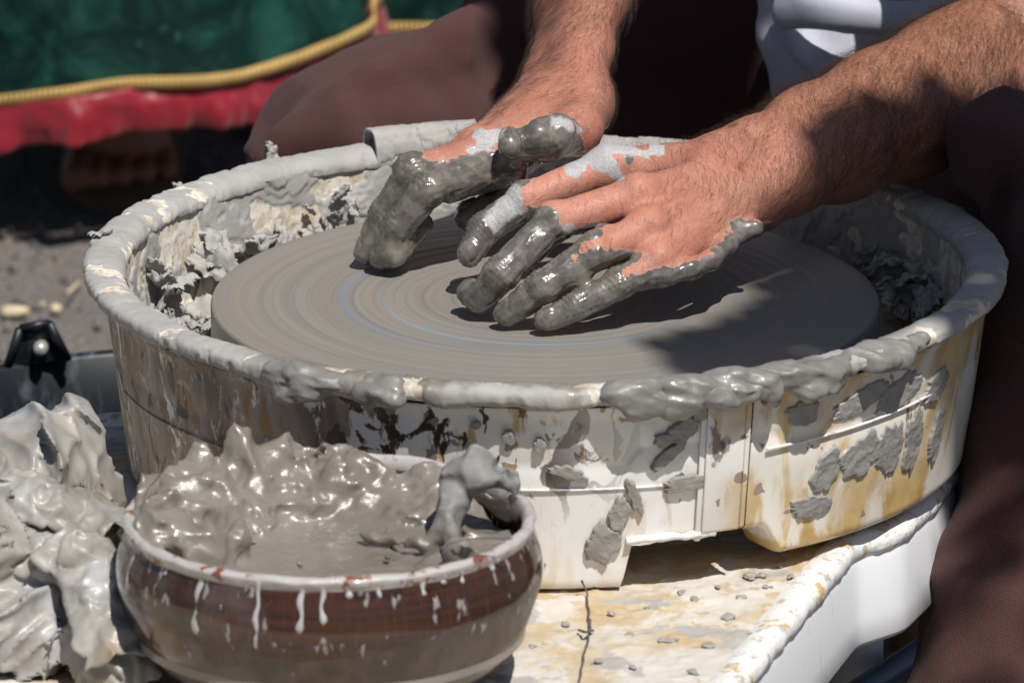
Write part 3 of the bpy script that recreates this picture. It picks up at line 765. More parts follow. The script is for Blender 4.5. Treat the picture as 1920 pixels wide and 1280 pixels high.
# ------------------------------------------------------------------ potter: joints (photo x, y, height above the wheel head)
def J(*js): return [W(x, y, z=z) for x, y, z in js]
HL = dict(wrist=W(1392, 335, z=.056), elbow=W(1895, 125, z=.070),
          idx=J((1138, 314, .063), (985, 375, .050), (908, 428, .036), (880, 476, .024)),
          mid=J((1195, 368, .060), (1040, 415, .051), (938, 515, .027), (900, 562, .0115)),
          rng=J((1212, 430, .048), (1112, 473, .041), (1018, 536, .025), (950, 589, .0085)),
          pky=J((1232, 490, .034), (1160, 532, .026), (1080, 575, .015), (1020, 601, .0082)),
          thb=J((1290, 345, .042), (1100, 352, .042), (972, 382, .032), (882, 405, .022)))
HR = dict(wrist=W(1060, 160, z=.074), elbow=None,
          idx=J((945, 302, .056), (802, 354, .050), (745, 425, .028), (714, 483, .0095)),
          mid=J((912, 284, .061), (776, 324, .055), (722, 404, .030), (688, 474, .009)),
          rng=J((893, 279, .057), (785, 322, .046), (735, 398, .026), (712, 452, .009)),
          pky=J((888, 284, .049), (765, 335, .038), (730, 390, .024), (735, 435, .009)),
          thb=J((1095, 200, .068), (1088, 240, .070), (1030, 262, .070), (972, 272, .068)))
HR['sc'] = .80
HR['elbow'] = HR['wrist']+np.array([.034, .225, .104])
unit = lambda v: v/(np.linalg.norm(v)+1e-12)
def hand(Hd, lo, hi, h, big=1.0, up=np.array([0, -.15, 1.])):
    f = Field(lo, hi, h); w = Hd['wrist']; lat = unit(Hd['idx'][0]-Hd['pky'][0]); fw = unit(Hd['mid'][0]-w)
    up = unit(np.cross(fw, lat)); up = up if up[2] > 0 else -up
    # forearm: two bones' worth of muscle
    el = Hd['elbow']; ax = unit(el-w); la = unit(lat-ax*(lat@ax)); ua = unit(np.cross(ax, la)); ua = ua if ua[2] > 0 else -ua
    L = np.linalg.norm(el-w)
    sc = Hd.get('sc', 1.)
    def fr(t, o, u=0): return w+ax*L*t+la*o*sc+ua*u*sc
    chain = [(-.07, .0125, .0165), (0, .0125, .0175), (.10, .011, .0195), (.3, .011, .0245), (.55, .012, .0275), (.8, .012, .0300), (1.0, .010, .0315)]
    for (t0, o0, r0), (t1, o1, r1) in zip(chain, chain[1:]):
        for s_ in (1, -1): f.capsule(fr(t0, s_*o0), fr(t1, s_*o1), r0*sc, r1*sc, .012)
    f.capsule(fr(.35, .004, .006), fr(.9, .010, .012), .018*sc, .028*sc, .015)
    f.ball(fr(.05, -.017, .010), .0085, .010)        # styloid bump
    # palm
    car = {'idx': .013, 'mid': .0045, 'rng': -.0045, 'pky': -.013}
    for k, o in car.items():
        m = Hd[k][0]; c = w+lat*o-fw*.002
        f.capsule(c-up*.002, m-up*.0035, .0150, .0118 if k != 'pky' else .0105, .009)
        f.capsule(c+up*.009, m+up*.0055, .0035, .0038, .007)    # tendon
        f.ball(m+up*.0022, .0105 if k != 'pky' else .0092, .006)
    f.capsule(w-lat*.014-up*.006, (Hd['pky'][0]+w)/2-lat*.004-up*.008, .014, .012, .012)
    t = Hd['thb']
    f.capsule(w+lat*.012-up*.004, t[0]*.5+(w+lat*.018)*.5, .015, .015, .010)
    f.capsule(t[0], t[1], .0150, .0125, .012)
    f.capsule((Hd['idx'][0]*.55+w*.45), t[1]*.75+Hd['idx'][0]*.25, .009, .0075, .014)   # web
    # fingers
    rad = dict(idx=(.0100, .0089, .0076, .0064), mid=(.0105, .0096, .0083, .0070), rng=(.0098, .0088, .0075, .0063), pky=(.0083, .0073, .0063, .0053), thb=(.0118, .0108, .0104, .0086))
    fingers = Field(lo, hi, h)
    for k in ('thb', 'idx', 'mid', 'rng', 'pky'):
        g = Field(lo, hi, h); r = [x*big for x in rad[k]]; j = Hd[k]
        st = 1 if k == 'thb' else 0
        for i in range(st, 3):
            g.capsule(j[i], j[i+1], r[i]*(.98 if i == st else .97), r[i+1], .003)
            if i > st: g.ball(j[i]+up*.0006, r[i]*1.04, .004)
            d_ = unit(j[i+1]-j[i]); g.capsule(j[i]*.62+j[i+1]*.38-up*.0015, j[i]*.38+j[i+1]*.62-up*.0015, r[i]*.84, r[i+1]*.90, .004)
        if k == 'thb': f.merge(g, .007)
        else: fingers.merge(g, .0018)
    f.merge(fingers, .0045)
    return f, dict(w=w, ax=ax, la=la, ua=ua, L=L, up=up, lat=lat, fw=fw)
def poly_sd(P, poly):
    """signed distance in photo pixels, negative inside"""
    poly = np.asarray(poly, float); x, y = P[:, 0], P[:, 1]; d = np.full(len(P), 1e9); ins = np.zeros(len(P), bool)
    for a, b in zip(poly, np.roll(poly, -1, 0)):
        e_ = b-a; t = np.clip(((x-a[0])*e_[0]+(y-a[1])*e_[1])/(e_@e_+1e-9), 0, 1)
        d = np.minimum(d, np.hypot(x-a[0]-t*e_[0], y-a[1]-t*e_[1]))
        c = ((a[1] > y) != (b[1] > y)); ins ^= c & (x < (b[0]-a[0])*(y-a[1])/(b[1]-a[1]+1e-12)+a[0])
    return np.where(ins, -d, d)
def clay_blobs(f, lst, k=.006):
    for px, py, z, r in lst: f.ball(W(px, py, z=z), r, k)
H = .00115
# image-right hand (his left)
fL, IL = hand(HL, (-.06, -.085, -.001), (.335, .29, .135), H)
EDGE = [(1205, 524), (1250, 515), (1295, 502), (1335, 484), (1362, 460), (1385, 436), (1415, 427)]
for i, (a, b) in enumerate(zip(EDGE, EDGE[1:])):
    za, zb = .026+.0025*i, .026+.0025*(i+1); fL.capsule(W(*a, z=za), W(*b, z=zb), .0048, .0050, .004)
BL = [(1170, 302, .067, .0048), (1034, 404, .0545, .0040), (1128, 434, .0490, .0036), (1116, 446, .049, .0032), (882, 548, .013, .007), (1086, 520, .029, .005)]
clay_blobs(fL, BL)
def fnL(P):
    pj = project(P); m = sstep(1215, 1150, pj[:, 0]); return -(0)*m-fbm(P, 25, 3, 7)*.0003
fL.noise(fnL, .006)
VL, FL = fL.surf(); VL = relax(VL, FL, 1, .4)
# image-left hand (his right)
fR, IR = hand(HR, (-.13, .0, -.001), (.10, .40, .215), H, .96)
BR = [(958, 254, .076, .0042), (951, 264, .074, .0045), (958, 280, .070, .0045), (1010, 252, .075, .007), (1050, 246, .075, .008), (900, 312, .053, .006)]
clay_blobs(fR, BR)
for (a, b) in (((905, 335, .045), (930, 318, .050)), ((840, 360, .040), (905, 335, .045)), ((740, 480, .012), (790, 420, .026))):
    fR.capsule(W(a[0], a[1], z=a[2]), W(b[0], b[1], z=b[2]), .006, .006, .006)
def fnR(P):
    pj = project(P); m = sstep(960, 900, pj[:, 0])+sstep(240, 262, pj[:, 1])*.8; return -(fbm(P*[.6, 1, 1], 45, 2, 3)*.0005)*np.clip(m, 0, 1)-fbm(P, 25, 3, 7)*.0005
fR.noise(fnR, .006)
VR, FR = fR.surf(); VR = relax(VR, FR, 1, .4)

SKIN_L = [(974, 360), (979, 392), (1010, 384), (1047, 396), (1040, 420), (1083, 432), (1125, 420), (1130, 439), (1087, 457), (1065, 478), (1076, 492), (1123, 467), (1175, 470), (1205, 478), (1180, 496), (1148, 521), (1184, 514), (1210, 519), (1236, 505), (1278, 500), (1318, 484), (1348, 460), (1365, 439), (1388, 413), (1425, 424), (1500, 440), (2300, 440), (2300, -600), (1300, -100), (1150, 255), (1100, 275), (1044, 300), (1001, 325)]
DRY_L = [[(1060, 300), (1060, 325), (1085, 338), (1104, 303), (1119, 322), (1158, 341), (1175, 335), (1161, 320), (1151, 290), (1215, 292), (1216, 284), (1147, 262), (1102, 262), (1060, 280)],
         [(974, 350), (983, 395), (950, 415), (925, 440), (912, 412), (930, 378), (955, 352)], [(1220, 270), (1246, 270), (1250, 288), (1235, 296), (1220, 288)], [(1043, 425), (1075, 420), (1088, 430), (1075, 440)]]
SKIN_R = [(790, 300), (836, 306), (879, 291), (940, 277), (943, 257), (957, 253), (981, 239), (1013, 227), (1041, 222), (1070, 232), (1086, 248), (1098, 274), (1130, 290), (1180, 200), (1500, -700), (500, -700), (700, 200), (790, 285)]
DRY_R = [[(896, 244), (950, 241), (943, 258), (922, 279), (882, 290), (868, 276), (889, 272), (887, 251)], [(1026, 214), (1045, 222), (1073, 232), (1086, 248), (1072, 250), (1058, 236), (1035, 234)]]
def coat(V, F, I, skin, dry, Hd, wlim, blobs):
    N = vnormals(V, F); P = project(V); view = unit(-FWD); facing = N@view
    jn = fbm(V, 160, 4, 5)*15+fbm(V, 50, 3, 6)*9
    sd = poly_sd(P, skin)+jn
    clay = sstep(-10, 9, sd); t = ((V-I['w'])@I['ax'])/I['L']
    # surfaces turned away from the camera: palm side is muddy up to the wrist
    back = sstep(.05, -.15, facing); under = sstep(.1, -.3, N[:, 2]); clay = np.where(back > 0, np.maximum(clay*(1-back), np.where(t < wlim, under*back, 0)), clay)
    clay *= sstep(.35, .25, t)
    for px, py, z, r in blobs: clay = np.maximum(clay, sstep(1.75, 1.35, np.linalg.norm(V-W(px, py, z=z), axis=1)/r))
    wet = clay.copy()
    for d in dry:
        q = sstep(3, -3, poly_sd(P, d)+jn*.6)*sstep(-.05, .1, facing); wet = wet*(1-q); clay = np.maximum(clay, q)
    wetm = np.where(clay > 0, np.clip(wet/np.maximum(clay, 1e-3), 0, 1), 0)
    best = np.full(len(V), 9.); al = np.zeros(len(V)); ca = np.zeros(len(V)); sa = np.zeros(len(V))     # streaks run along each finger
    for m_, k in enumerate(('idx', 'mid', 'rng', 'pky', 'thb')):
        L0 = 0.
        for i in range(3):
            a_, b_ = Hd[k][i], Hd[k][i+1]; e_ = b_-a_; L1 = np.linalg.norm(e_); dn = e_/L1; t_ = np.clip((V-a_)@dn, 0, L1); q = V-a_-t_[:, None]*dn; dd = np.linalg.norm(q, axis=1); w_ = dd < best
            sn = unit(np.cross(dn, I['up'])); un = np.cross(sn, dn); best[w_] = dd[w_]; al[w_] = (L0+t_[w_]+m_*.4); ca[w_] = (q[w_]@sn)/(dd[w_]+1e-6); sa[w_] = (q[w_]@un)/(dd[w_]+1e-6); L0 += L1
    SP = np.stack([al*38, ca*2.2, sa*2.2], 1)
    st_ = ridged(SP, 1., 3, 4)
    thick = clay*(.0001+.0003*wetm*np.clip(.3+fbm(V, 45, 2, 9, .5)*1.6, 0, 2))+clay*wetm*(sstep(.45, .8, st_)*.0006+fbm(SP, 2.4, 3, 2)*.00025)
    # skin relief: knuckle creases and veins
    rel = np.zeros(len(V))
    for k in ('idx', 'mid', 'rng', 'pky', 'thb'):
        for i in (1, 2):
            j = Hd[k][i]; a = unit(Hd[k][i]-Hd[k][i-1]) if i < 3 else a; q = V-j; al = q@a; rr = np.linalg.norm(q, axis=1)
            wgt = sstep(.014, .008, rr)*sstep(0, .5, N@I['up']); rel += -wgt*.00075*(.5+.5*np.cos(al/.0023*6.283+fbm(V, 90, 2)*3))**3
    for k in ('idx', 'mid', 'rng', 'pky', 'thb'):       # nails
        tp, dr = Hd[k][3], unit(Hd[k][3]-Hd[k][2]); un = unit(I['up']-dr*(I['up']@dr)); sn = np.cross(dr, un); rt = .0075
        q = V-(tp-dr*.0005+un*rt); a = (q@dr)/.0068; b = (q@sn)/.0056; rho = np.sqrt(a*a+b*b); near = sstep(.006, .003, np.abs(q@un))*sstep(.2, .6, N@un)
        rel += near*(-.0006*np.exp(-((rho-1)/.16)**2)+.00025*(rho < .9))
    return V+N*(thick+rel)[:, None], clay, wetm, N, t
VL, cL, wL, NL, tL = coat(VL, FL, IL, SKIN_L, DRY_L, HL, .05, BL)
VR, cR, wR, NR, tR = coat(VR, FR, IR, SKIN_R, DRY_R, HR, -.1, BR)
VL[:, 2] = np.maximum(VL[:, 2], .0003); VR[:, 2] = np.maximum(VR[:, 2], .0003)
def veins(V, N, I, seeds):
    d = np.zeros(len(V))
    for pts in seeds:
        P = spline(np.array([W(x, y, z=z) for x, y, z in pts]), 50); 
        b = V[:, None, :1]
        dist = np.full(len(V), 9.)
        m = np.linalg.norm(V-P.mean(0), axis=1) < .06
        for p, q in zip(P, P[1:]):
            e_ = q-p; t = np.clip(((V[m]-p)@e_)/(e_@e_), 0, 1); dd = (V[m]-p)-t[:, None]*e_; dd -= (dd@I['up'])[:, None]*I['up']*.8; dist[m] = np.minimum(dist[m], np.linalg.norm(dd, axis=1))
        d = np.maximum(d, np.exp(-(dist/.0016)**2)*sstep(.1, .5, N@I['up']))
    return d
vL = veins(VL, NL, IL, [[(1215, 330, .075), (1255, 345, .075), (1262, 370, .07), (1300, 380, .07), (1340, 350, .08)], [(1225, 400, .06), (1262, 385, .068), (1290, 340, .075), (1330, 310, .08)], [(1240, 450, .05), (1275, 430, .055), (1310, 405, .062), (1345, 395, .065)]])
VL += NL*((vL*.0011)*(1-cL))[:, None]
flush = lambda V, Hd, ks: sum(np.exp(-(np.linalg.norm(V-Hd[k][i], axis=1)/.015)**2) for k, i in ks)
fl = np.clip(flush(VL, HL, (('idx', 1), ('mid', 0), ('mid', 1), ('rng', 0), ('pky', 0), ('idx', 0)))+sstep(1230, 1050, project(VL)[:, 0])*.8, 0, 1)
frr = np.clip(flush(VR, HR, (('idx', 0), ('mid', 0), ('rng', 0), ('pky', 0))), 0, 1)
tanL = sstep(.02, .45, tL); tanR = sstep(.02, .45, tR)

# rest of the body (mostly out of frame or clothed)
B_SH = {'L': np.array([.31, .42, .33]), 'R': np.array([-.04, .52, .44])}
def body():
    f = Field((-.30, -.22, -.40), (.56, .82, .86), .008)
    pel = np.array([.13, .60, -.06]); ch = np.array([.135, .50, .30]); nk = np.array([.13, .44, .47]); hd = np.array([.13, .36, .60])
    f.capsule(pel+[-.06, .02, 0], pel+[.06, .02, 0], .095, .095, .03); f.capsule(pel+[0, .02, 0], ch+[0, .02, 0], .09, .10, .05); f.capsule(ch+[-.06, 0, .02], ch+[.06, 0, .02], .11, .11, .05)
    f.capsule(ch+[0, 0, .08], nk, .09, .055, .05); f.capsule(nk, hd, .052, .055, .02)
    f.capsule(hd+[0, .02, .05], hd+[0, -.015, -.02], .085, .06, .02, ((1, 0, 0), 1.12)); f.capsule(hd+[0, -.08, .03], hd+[0, -.097, -.002], .010, .014, .012); f.capsule(hd+[-.018, -.075, -.04], hd+[.018, -.075, -.04], .006, .006, .004)
    for s_ in (-1, 1): f.capsule(hd+[s_*.078, .01, .03], hd+[s_*.08, .01, -.01], .012, .008, .006); f.ball(hd+[s_*.03, -.072, .035], .012, .004)
    for k, Hd in (('L', HL), ('R', HR)):
        sh = B_SH[k]; f.capsule(ch+(sh-ch)*.55+[0, 0, .02], sh, .06, .055, .04); f.capsule(sh, Hd['elbow'], .050, .037, .02)
        f.capsule(Hd['elbow'], Hd['elbow']*.8+Hd['wrist']*.2, .030, .030, .01)
    hip = {'R': np.array([.04, .56, -.07]), 'L': np.array([.22, .56, -.07])}
    kn = {'R': W(745, 345, y=.37), 'L': W(2150, 420, y=.10)}; an = {'R': np.array([-.13, .33, GZ+.05]), 'L': np.array([.250, -.165, GZ+.05])}
    for k in 'RL':
        f.capsule(hip[k], kn[k], .075, .050, .02); f.capsule(kn[k], an[k], .048, .03, .015)
        d = unit((an[k]-kn[k])*[1, 1, 0]+np.array([0, -.2, 0])); f.capsule(an[k]-[0, 0, .01], an[k]+d*.13-[0, 0, .03], .032, .022, .02)
    return f, hip, kn, an, hd, ch, pel
fB, HIP, KN, AN, HD_, CH, PEL = body(); VB, FB = fB.surf(); VB = relax(VB, FB, 2)
z0 = lambda V, v=0.: np.full(len(V), v)
Vb, Fb = join([(VL, FL), (VR, FR), (VB, FB)])
POTTER = empty('person', (0, 0, GZ)); tag(POTTER, 'potter in brown trousers and white shirt, both muddy hands pressing on the wheel', 'person')
child(mesh('body', Vb, Fb, M['skin'], attrs={'clay': np.concatenate([cL, cR, z0(VB)]), 'wet': np.concatenate([wL, wR, z0(VB)]), 'flush': np.concatenate([fl, frr, z0(VB)]), 'tan': np.concatenate([tanL, tanR, z0(VB, 1.)])}), POTTER)
def hairs(V, N, I, t, clay, num, seed, lens=(.006, .013)):
    r = np.random.RandomState(seed); n1 = fbm(V, 40, 3, 2)
    fac = np.clip(N@unit(-FWD), 0, 1)
    side = np.abs((V-I['w'])@I['la'])
    wgt = (sstep(-.45, .15, t)*.9+.1)*(clay < .05)*sstep(-.35, .1, N[:, 2]+.35*np.abs(N[:, 0]))*(1+.7*n1)*sstep(-.75, -.45, t)
    wgt = np.clip(wgt, 0, None)*(t < 1.0); p = wgt/wgt.sum(); idx = r.choice(len(V), num, p=p)
    # lay of the hair: down the arm towards the hand and round towards the little-finger side
    down = -I['ax']; around = -I['la']
    D = down*.75+around*(.55+.25*n1[idx])[:, None]+np.stack([fbm(V[idx], 26, 2, 31), fbm(V[idx], 26, 2, 32), fbm(V[idx], 26, 2, 33)], 1)*.55+r.normal(size=(num, 3))*.17; Nn = N[idx]; D -= (D*Nn).sum(1)[:, None]*Nn; D /= np.linalg.norm(D, axis=1)[:, None]
    P0 = V[idx]+r.normal(size=(num, 3))*.0004; L = r.uniform(*lens, num)*(.55+.45*sstep(-.1, .3, t[idx])); S = np.cross(D, Nn); cv = r.normal(size=num)*.25
    segs = 4; rows = []
    rad0 = .000052
    for k in range(segs+1):
        u = k/segs; C = P0+D*(L*u)[:, None]+Nn*((.16*L*np.sin(u*2.2))+.0001)[:, None]+S*(cv*L*u*u)[:, None]
        rr = rad0*(1-.75*u)
        for a in range(3): rows.append(C+(S*math.cos(a*2.094)+Nn*math.sin(a*2.094))*rr)
    A = np.stack(rows, 1); Vh = A.reshape(-1, 3); base = np.arange(num)*(segs+1)*3; q = []
    for k in range(segs):
        for a in range(3): q.append(np.stack([base+k*3+a, base+k*3+(a+1) % 3, base+(k+1)*3+(a+1) % 3, base+(k+1)*3+a], 1))
    return Vh, np.concatenate(q)
h1 = hairs(VL, NL, IL, tL, cL, 13000, 1, (.009, .021)); h2 = hairs(VR, NR, IR, tR, cR, 9500, 2, (.008, .019))
Vh, Fh = join([h1, h2]); o = child(mesh('arm_hair', Vh, Fh, M['hair']), POTTER); o['kind'] = 'stuff'
# clothes
def trousers():
    f = Field((-.30, -.26, -.40), (.56, .82, .24), .006)
    for k in 'RL':
        hip, kn, an = HIP[k], KN[k], AN[k]
        f.capsule(hip, kn, .098, .082, .03); f.capsule(kn, an+[0, 0, .04], .079, .076, .03)
    for pts in ([(650, 215, .305), (780, 150, .335), (900, 128, .375), (1010, 160, .42)], [(700, 135, .31), (820, 85, .35), (960, 95, .395), (1040, 120, .43)], [(860, 60, .36), (960, 20, .40), (1060, 30, .44)], [(560, 270, .30), (640, 262, .30), (760, 235, .31), (900, 215, .36)],
                [(1915, 215, .10), (1850, 260, .09), (1815, 330, .08)], [(2000, 300, .06), (1975, 420, .05), (1965, 560, .04)], [(1990, 600, .0), (1900, 800, -.03), (1850, 1000, -.06), (1830, 1250, -.1)]):
        q = [W(a, b_, y=c) for a, b_, c in pts]
        for a, b_ in zip(q, q[1:]): f.capsule(a, b_, .013, .013, .022)
    f.capsule(PEL+[-.07, -.01, .0], PEL+[.07, -.01, .0], .128, .128, .04); f.capsule(PEL, PEL+[-.01, -.03, .17], .12, .115, .03)
    def fn(P):
        Q = P@np.array([[1, .3, 0], [0, .5, .3], [.5, 0, 1.]]); return -(np.clip(ridged(Q, 6, 2, 4), 0, 1)**2-.3)*.014-fbm(P, 12, 2, 6)*.004-(1-np.abs(perlin(Q*[10, 10, 10]+3)))**6*.009+.002
    f.noise(fn, .04); V, F = f.surf(); V = relax(V, F, 2)
    N = vnormals(V, F); V += N*(fbm(V, 60, 3, 4)*.0012)[:, None]
    return child(mesh('trousers', V, F, M['trousers']), POTTER)
trousers()
def shirt():
    f = Field((-.16, .22, -.12), (.46, .80, .56), .005)
    f.capsule(CH+[-.06, 0, .03], CH+[.06, 0, .03], .13, .13, .05); f.capsule(CH+[.02, 0, 0], PEL+[.06, -.02, .14], .125, .10, .05)
    # belly cloth hanging between the knees, and its fold
    a = W(1610, 110, y=.42); b = W(1640, -60, y=.45); f.capsule(a, b+[0, .02, .02], .045, .06, .03); f.capsule(W(1520, 160, y=.40), a, .014, .040, .03)
    f.capsule(W(1480, 18, y=.36), W(1740, 40, y=.34), .013, .016, .012); f.capsule(W(1478, 160, y=.385), W(1440, -60, y=.40), .008, .012, .02)
    for k, Hd in (('L', HL), ('R', HR)):
        sh = B_SH[k]; el = Hd['elbow']; m = sh+(el-sh)*(.60 if k == 'L' else .45); f.capsule(CH+(sh-CH)*.5+[0, 0, .02], sh, .085, .075, .05); f.capsule(sh, m, .073, .066 if k == 'L' else .07, .03)
    def fn(P): return -(np.clip(ridged(P@np.array([[1, 0, .2], [0, .6, 0], [.4, 0, 1.]]), 9, 2, 9), 0, 1)**2-.3)*.012-fbm(P, 18, 3, 1)*.004
    f.noise(fn, .03); V, F = f.surf(); V = relax(V, F, 2)
    return child(mesh('shirt', V, F, M['tshirt']), POTTER)
shirt()
# hair on the head
f = Field(HD_-.14, HD_+.16, .006); f.capsule(HD_+[0, .03, .06], HD_+[0, .05, -.0], .098, .08, .02); f.noise(lambda P: -fbm(P, 30, 4)*.012, .03); V, F = f.surf(); child(mesh('head_hair', V, F, M['hair']), POTTER)
def stool():
    r = empty('stool', (.13, .62, GZ)); tag(r, 'low wooden stool under the seated potter', 'stool')
    V, F = tube([(.13, .62, -.235), (.13, .62, -.205)], .13, 32); child(mesh('seat', V, F, M['wood']), r)
    for sx in (-1, 1):
        for sy in (-1, 1): V, F = tube([(.13+sx*.07, .62+sy*.07, -.235), (.13+sx*.1, .62+sy*.1, GZ)], .014, 10); child(mesh('leg', V, F, M['wood']), r)
stool()
# ------------------------------------------------------------------ fresh clay hanging on the rim
def lump_mesh(pts, k, h, fn, band=.01, rel=1):
    P = np.array([p[:3] for p in pts]); r = max(p[3] for p in pts)+.008
    f = Field(P.min(0)-r, P.max(0)+r, h)
    for p in pts: f.ball(p[:3], p[3], k)
    f.noise(fn, band); V, F = f.surf(); return relax(V, F, rel, .4), F
def rim_pt(px, dr=0., dz=0.):
    """point on the lip's crest in front, under photo column px"""
    x = (px-1022)/3494/.94; r = .2395+dr; return np.array([x, -math.sqrt(max(r*r-x*x, 0)), .0235+dz])
r5 = np.random.RandomState(5)
def drape(px0, px1, n, lab):
    pts = []
    for i in range(n):
        px = px0+(px1-px0)*i/(n-1); c = rim_pt(px, .003+.003*math.sin(i*.5+px0)+r5.uniform(-.001, .001), -.003+.0015*math.sin(i*.7)); pts.append([*c, r5.uniform(.0034, .0046)])
        if math.sin(i*.9+px0*.01) > -.2: c = rim_pt(px, .0085, -.009-.003*math.sin(i*.45+1)); pts.append([*c, r5.uniform(.0022, .0032)])
    V, F = lump_mesh(pts, .009, .0011, lambda P: -(ridged(P@np.array([[.35, 0, .2], [0, 1, 0], [.2, 0, 1.]]), 70, 3, 3)-.3)*.0022-fbm(P*[.5, 1, 1], 110, 4, 5)*.0016)
    o = child(mesh('clay_drape', V, F, M['rimclay'], attrs={'wet': np.full(len(V), .7)}), PAN); o['label'] = lab
M['rimclay'] = m_clay('half_dry_smeared_clay', dry=(.22, .215, .205), wet=(.155, .148, .137), wetness='attr', rough=(.6, .36), bump=.0004)
drape(1125, 1400, 17, 'torn grey clay smear over the lip above the front joint'); drape(1200, 1660, 28, 'long wavy roll of clay along the right front lip'); 
def drape2(): 
    drape(560, 770, 12, 'shiny clay hanging from the left front lip')
drape2()
# smears stuck on the outside wall
def wall_smear(px, py, w, h, rot, seed, mat='clay_smear'):
    x = (px-1022)/3494/.945; ph0 = math.asin(np.clip(x/.233, -.99, .99)); c = W(px, py, y=-.231*math.cos(ph0)); z0_ = c[2]
    n = 44; u = np.linspace(-1, 1, n); U, Vv = np.meshgrid(u, u, indexing='ij'); U = U.ravel(); Vv = Vv.ravel()
    # square to disc
    dx = U*np.sqrt(1-Vv*Vv/2); dy = Vv*np.sqrt(1-U*U/2); a = np.arctan2(dy, dx); q = np.stack([np.cos(a), np.sin(a), 0*a+seed*3.], 1)
    k = 1+.42*fbm(q, 1.5, 3)+.10*fbm(q, 6, 3); X = dx*k*w; Z = dy*k*h; cr, sr = math.cos(rot), math.sin(rot); X, Z = X*cr-Z*sr, X*sr+Z*cr
    rr = np.sqrt(dx*dx+dy*dy); ph = ph0+X/.233; z = z0_+Z; r = .2365-.011*((.012-z)/.09)+.0013
    P = polar(r, ph, z); th = sstep(1.0, .86, rr)*(.0010+.0009*ridged(P*[1, 1, 1], 90, 3, seed))-.0008*(rr > .985); P += vn_dir(P)*th[:, None]
    return P, grid_faces(n, n)
SM = [(1500, 880, .0085, .0135, -.35), (1560, 850, .017, .012, .25), (1610, 838, .013, .016, .1), (1655, 828, .009, .019, -.1), (1702, 815, .0065, .017, -.1), (1478, 950, .013, .0065, -.12),
      (1245, 800, .0095, .006, .5), (1225, 850, .013, .0035, .75), (1258, 905, .014, .004, .1), (1170, 930, .003, .011, .35), (1120, 1020, .009, .011, 0), (1145, 965, .005, .01, -.2), (1060, 885, .011, .0035, -.35),
      (1215, 820, .005, .004, 0), (1450, 770, .010, .008, .2), (1550, 745, .020, .007, .25), (1620, 730, .02, .009, .2), (1690, 720, .014, .008, .3), (1010, 830, .003, .004, 0), (960, 815, .003, .0045, 0), (905, 790, .0025, .0025, 0), (1275, 770, .004, .0045, 0)]
for i, s_ in enumerate(SM):
    V, F = wall_smear(*s_, seed=i+1); child(mesh('clay_smear', V, F, M['clay_smear'] if i < 14 else M['smear_brown']) if False else mesh('clay_smear', V, F, M['clay_smear']), PAN)

# ------------------------------------------------------------------ scraps of clay in the trough
def scrap(c, size, seed, wet, curl=1.):
    """torn curled flake with thickness"""
    r = np.random.RandomState(seed); n = 26; u = np.linspace(-1, 1, n); U, Vv = np.meshgrid(u, u, indexing='ij'); U = U.ravel(); Vv = Vv.ravel()
    dx = U*np.sqrt(1-Vv*Vv/2); dy = Vv*np.sqrt(1-U*U/2); a = np.arctan2(dy, dx); q = np.stack([np.cos(a), np.sin(a), 0*a+seed*1.7], 1)
    k = 1+.5*fbm(q, 1.7, 3)+.2*fbm(q, 6, 2); X = dx*k; Y = dy*k*r.uniform(.5, .9); P = np.stack([X, Y, 0*X], 1)
    t = curl*r.uniform(.6, 1.6); Z = np.sin(X*t)*.35*t+fbm(P, 1.1, 3, seed)*.6; P = np.stack([X, Y, Z], 1)*size
    B = Matrix.Rotation(r.uniform(0, 6.28), 3, 'Z')@Matrix.Rotation(r.uniform(-1.0, 1.0), 3, 'X')@Matrix.Rotation(r.uniform(-.8, .8), 3, 'Y'); P = P@np.array(B).T
    F = grid_faces(n, n); N = vnormals(P, F); th = size*.10*(1+fbm(P, 3/size, 2))
    rr = np.sqrt(dx*dx+dy*dy); ed = sstep(1, .8, rr)*.9+.1
    A = P+N*(th*ed)[:, None]; Bt = P-N*(th*ed)[:, None]; m = len(P)
    A += N*(fbm(P, 1.6/size, 3, 3)*.14*size)[:, None]
    idx = np.arange(m).reshape(n, n); rim = np.concatenate([idx[:, 0], idx[-1, 1:], idx[-2::-1, -1], idx[0, -2:0:-1]])
    side = np.stack([rim, np.roll(rim, -1), np.roll(rim, -1)+m, rim+m], 1)
    V = np.concatenate([A, Bt])+np.asarray(c); Fq = np.concatenate([F, F[:, ::-1]+m, side[:, ::-1]])
    return V, Fq
def place(px, py, z, s):
    c = W(px, py, z=z); rr = np.hypot(c[0], c[1]); lim = .2225-.55*s; lo_ = .181+s*.6
    if rr > lim: c[0] *= lim/rr; c[1] *= lim/rr
    elif rr < lo_: c[0] *= lo_/rr; c[1] *= lo_/rr
    return c
def scatter(regions, grp, seed):
    for k, (px, py, z, s, wet, lab) in enumerate(regions):
        V, F = scrap((0, 0, 0), s, seed*100+k, wet, 1.); o = mesh('clay_scrap', V, F, M['clay_attr'], attrs={'wet': np.full(len(V), wet)}); o.location = place(px, py, z, s)
        tag(o, lab, 'clay scrap', grp)
def rubble(regions, seed, lab):
    parts, wets = [], []
    for k, (px, py, z, s, wet) in enumerate(regions):
        V, F = scrap(place(px, py, z, s), s, seed*100+k, wet, 1.); parts.append((V, F)); wets.append(np.full(len(V), wet))
    V, F = join(parts); tag(mesh('clay_rubble', V, F, M['clay_attr'], attrs={'wet': np.concatenate(wets)}), lab, kind='stuff')
r6 = np.random.RandomState(8)
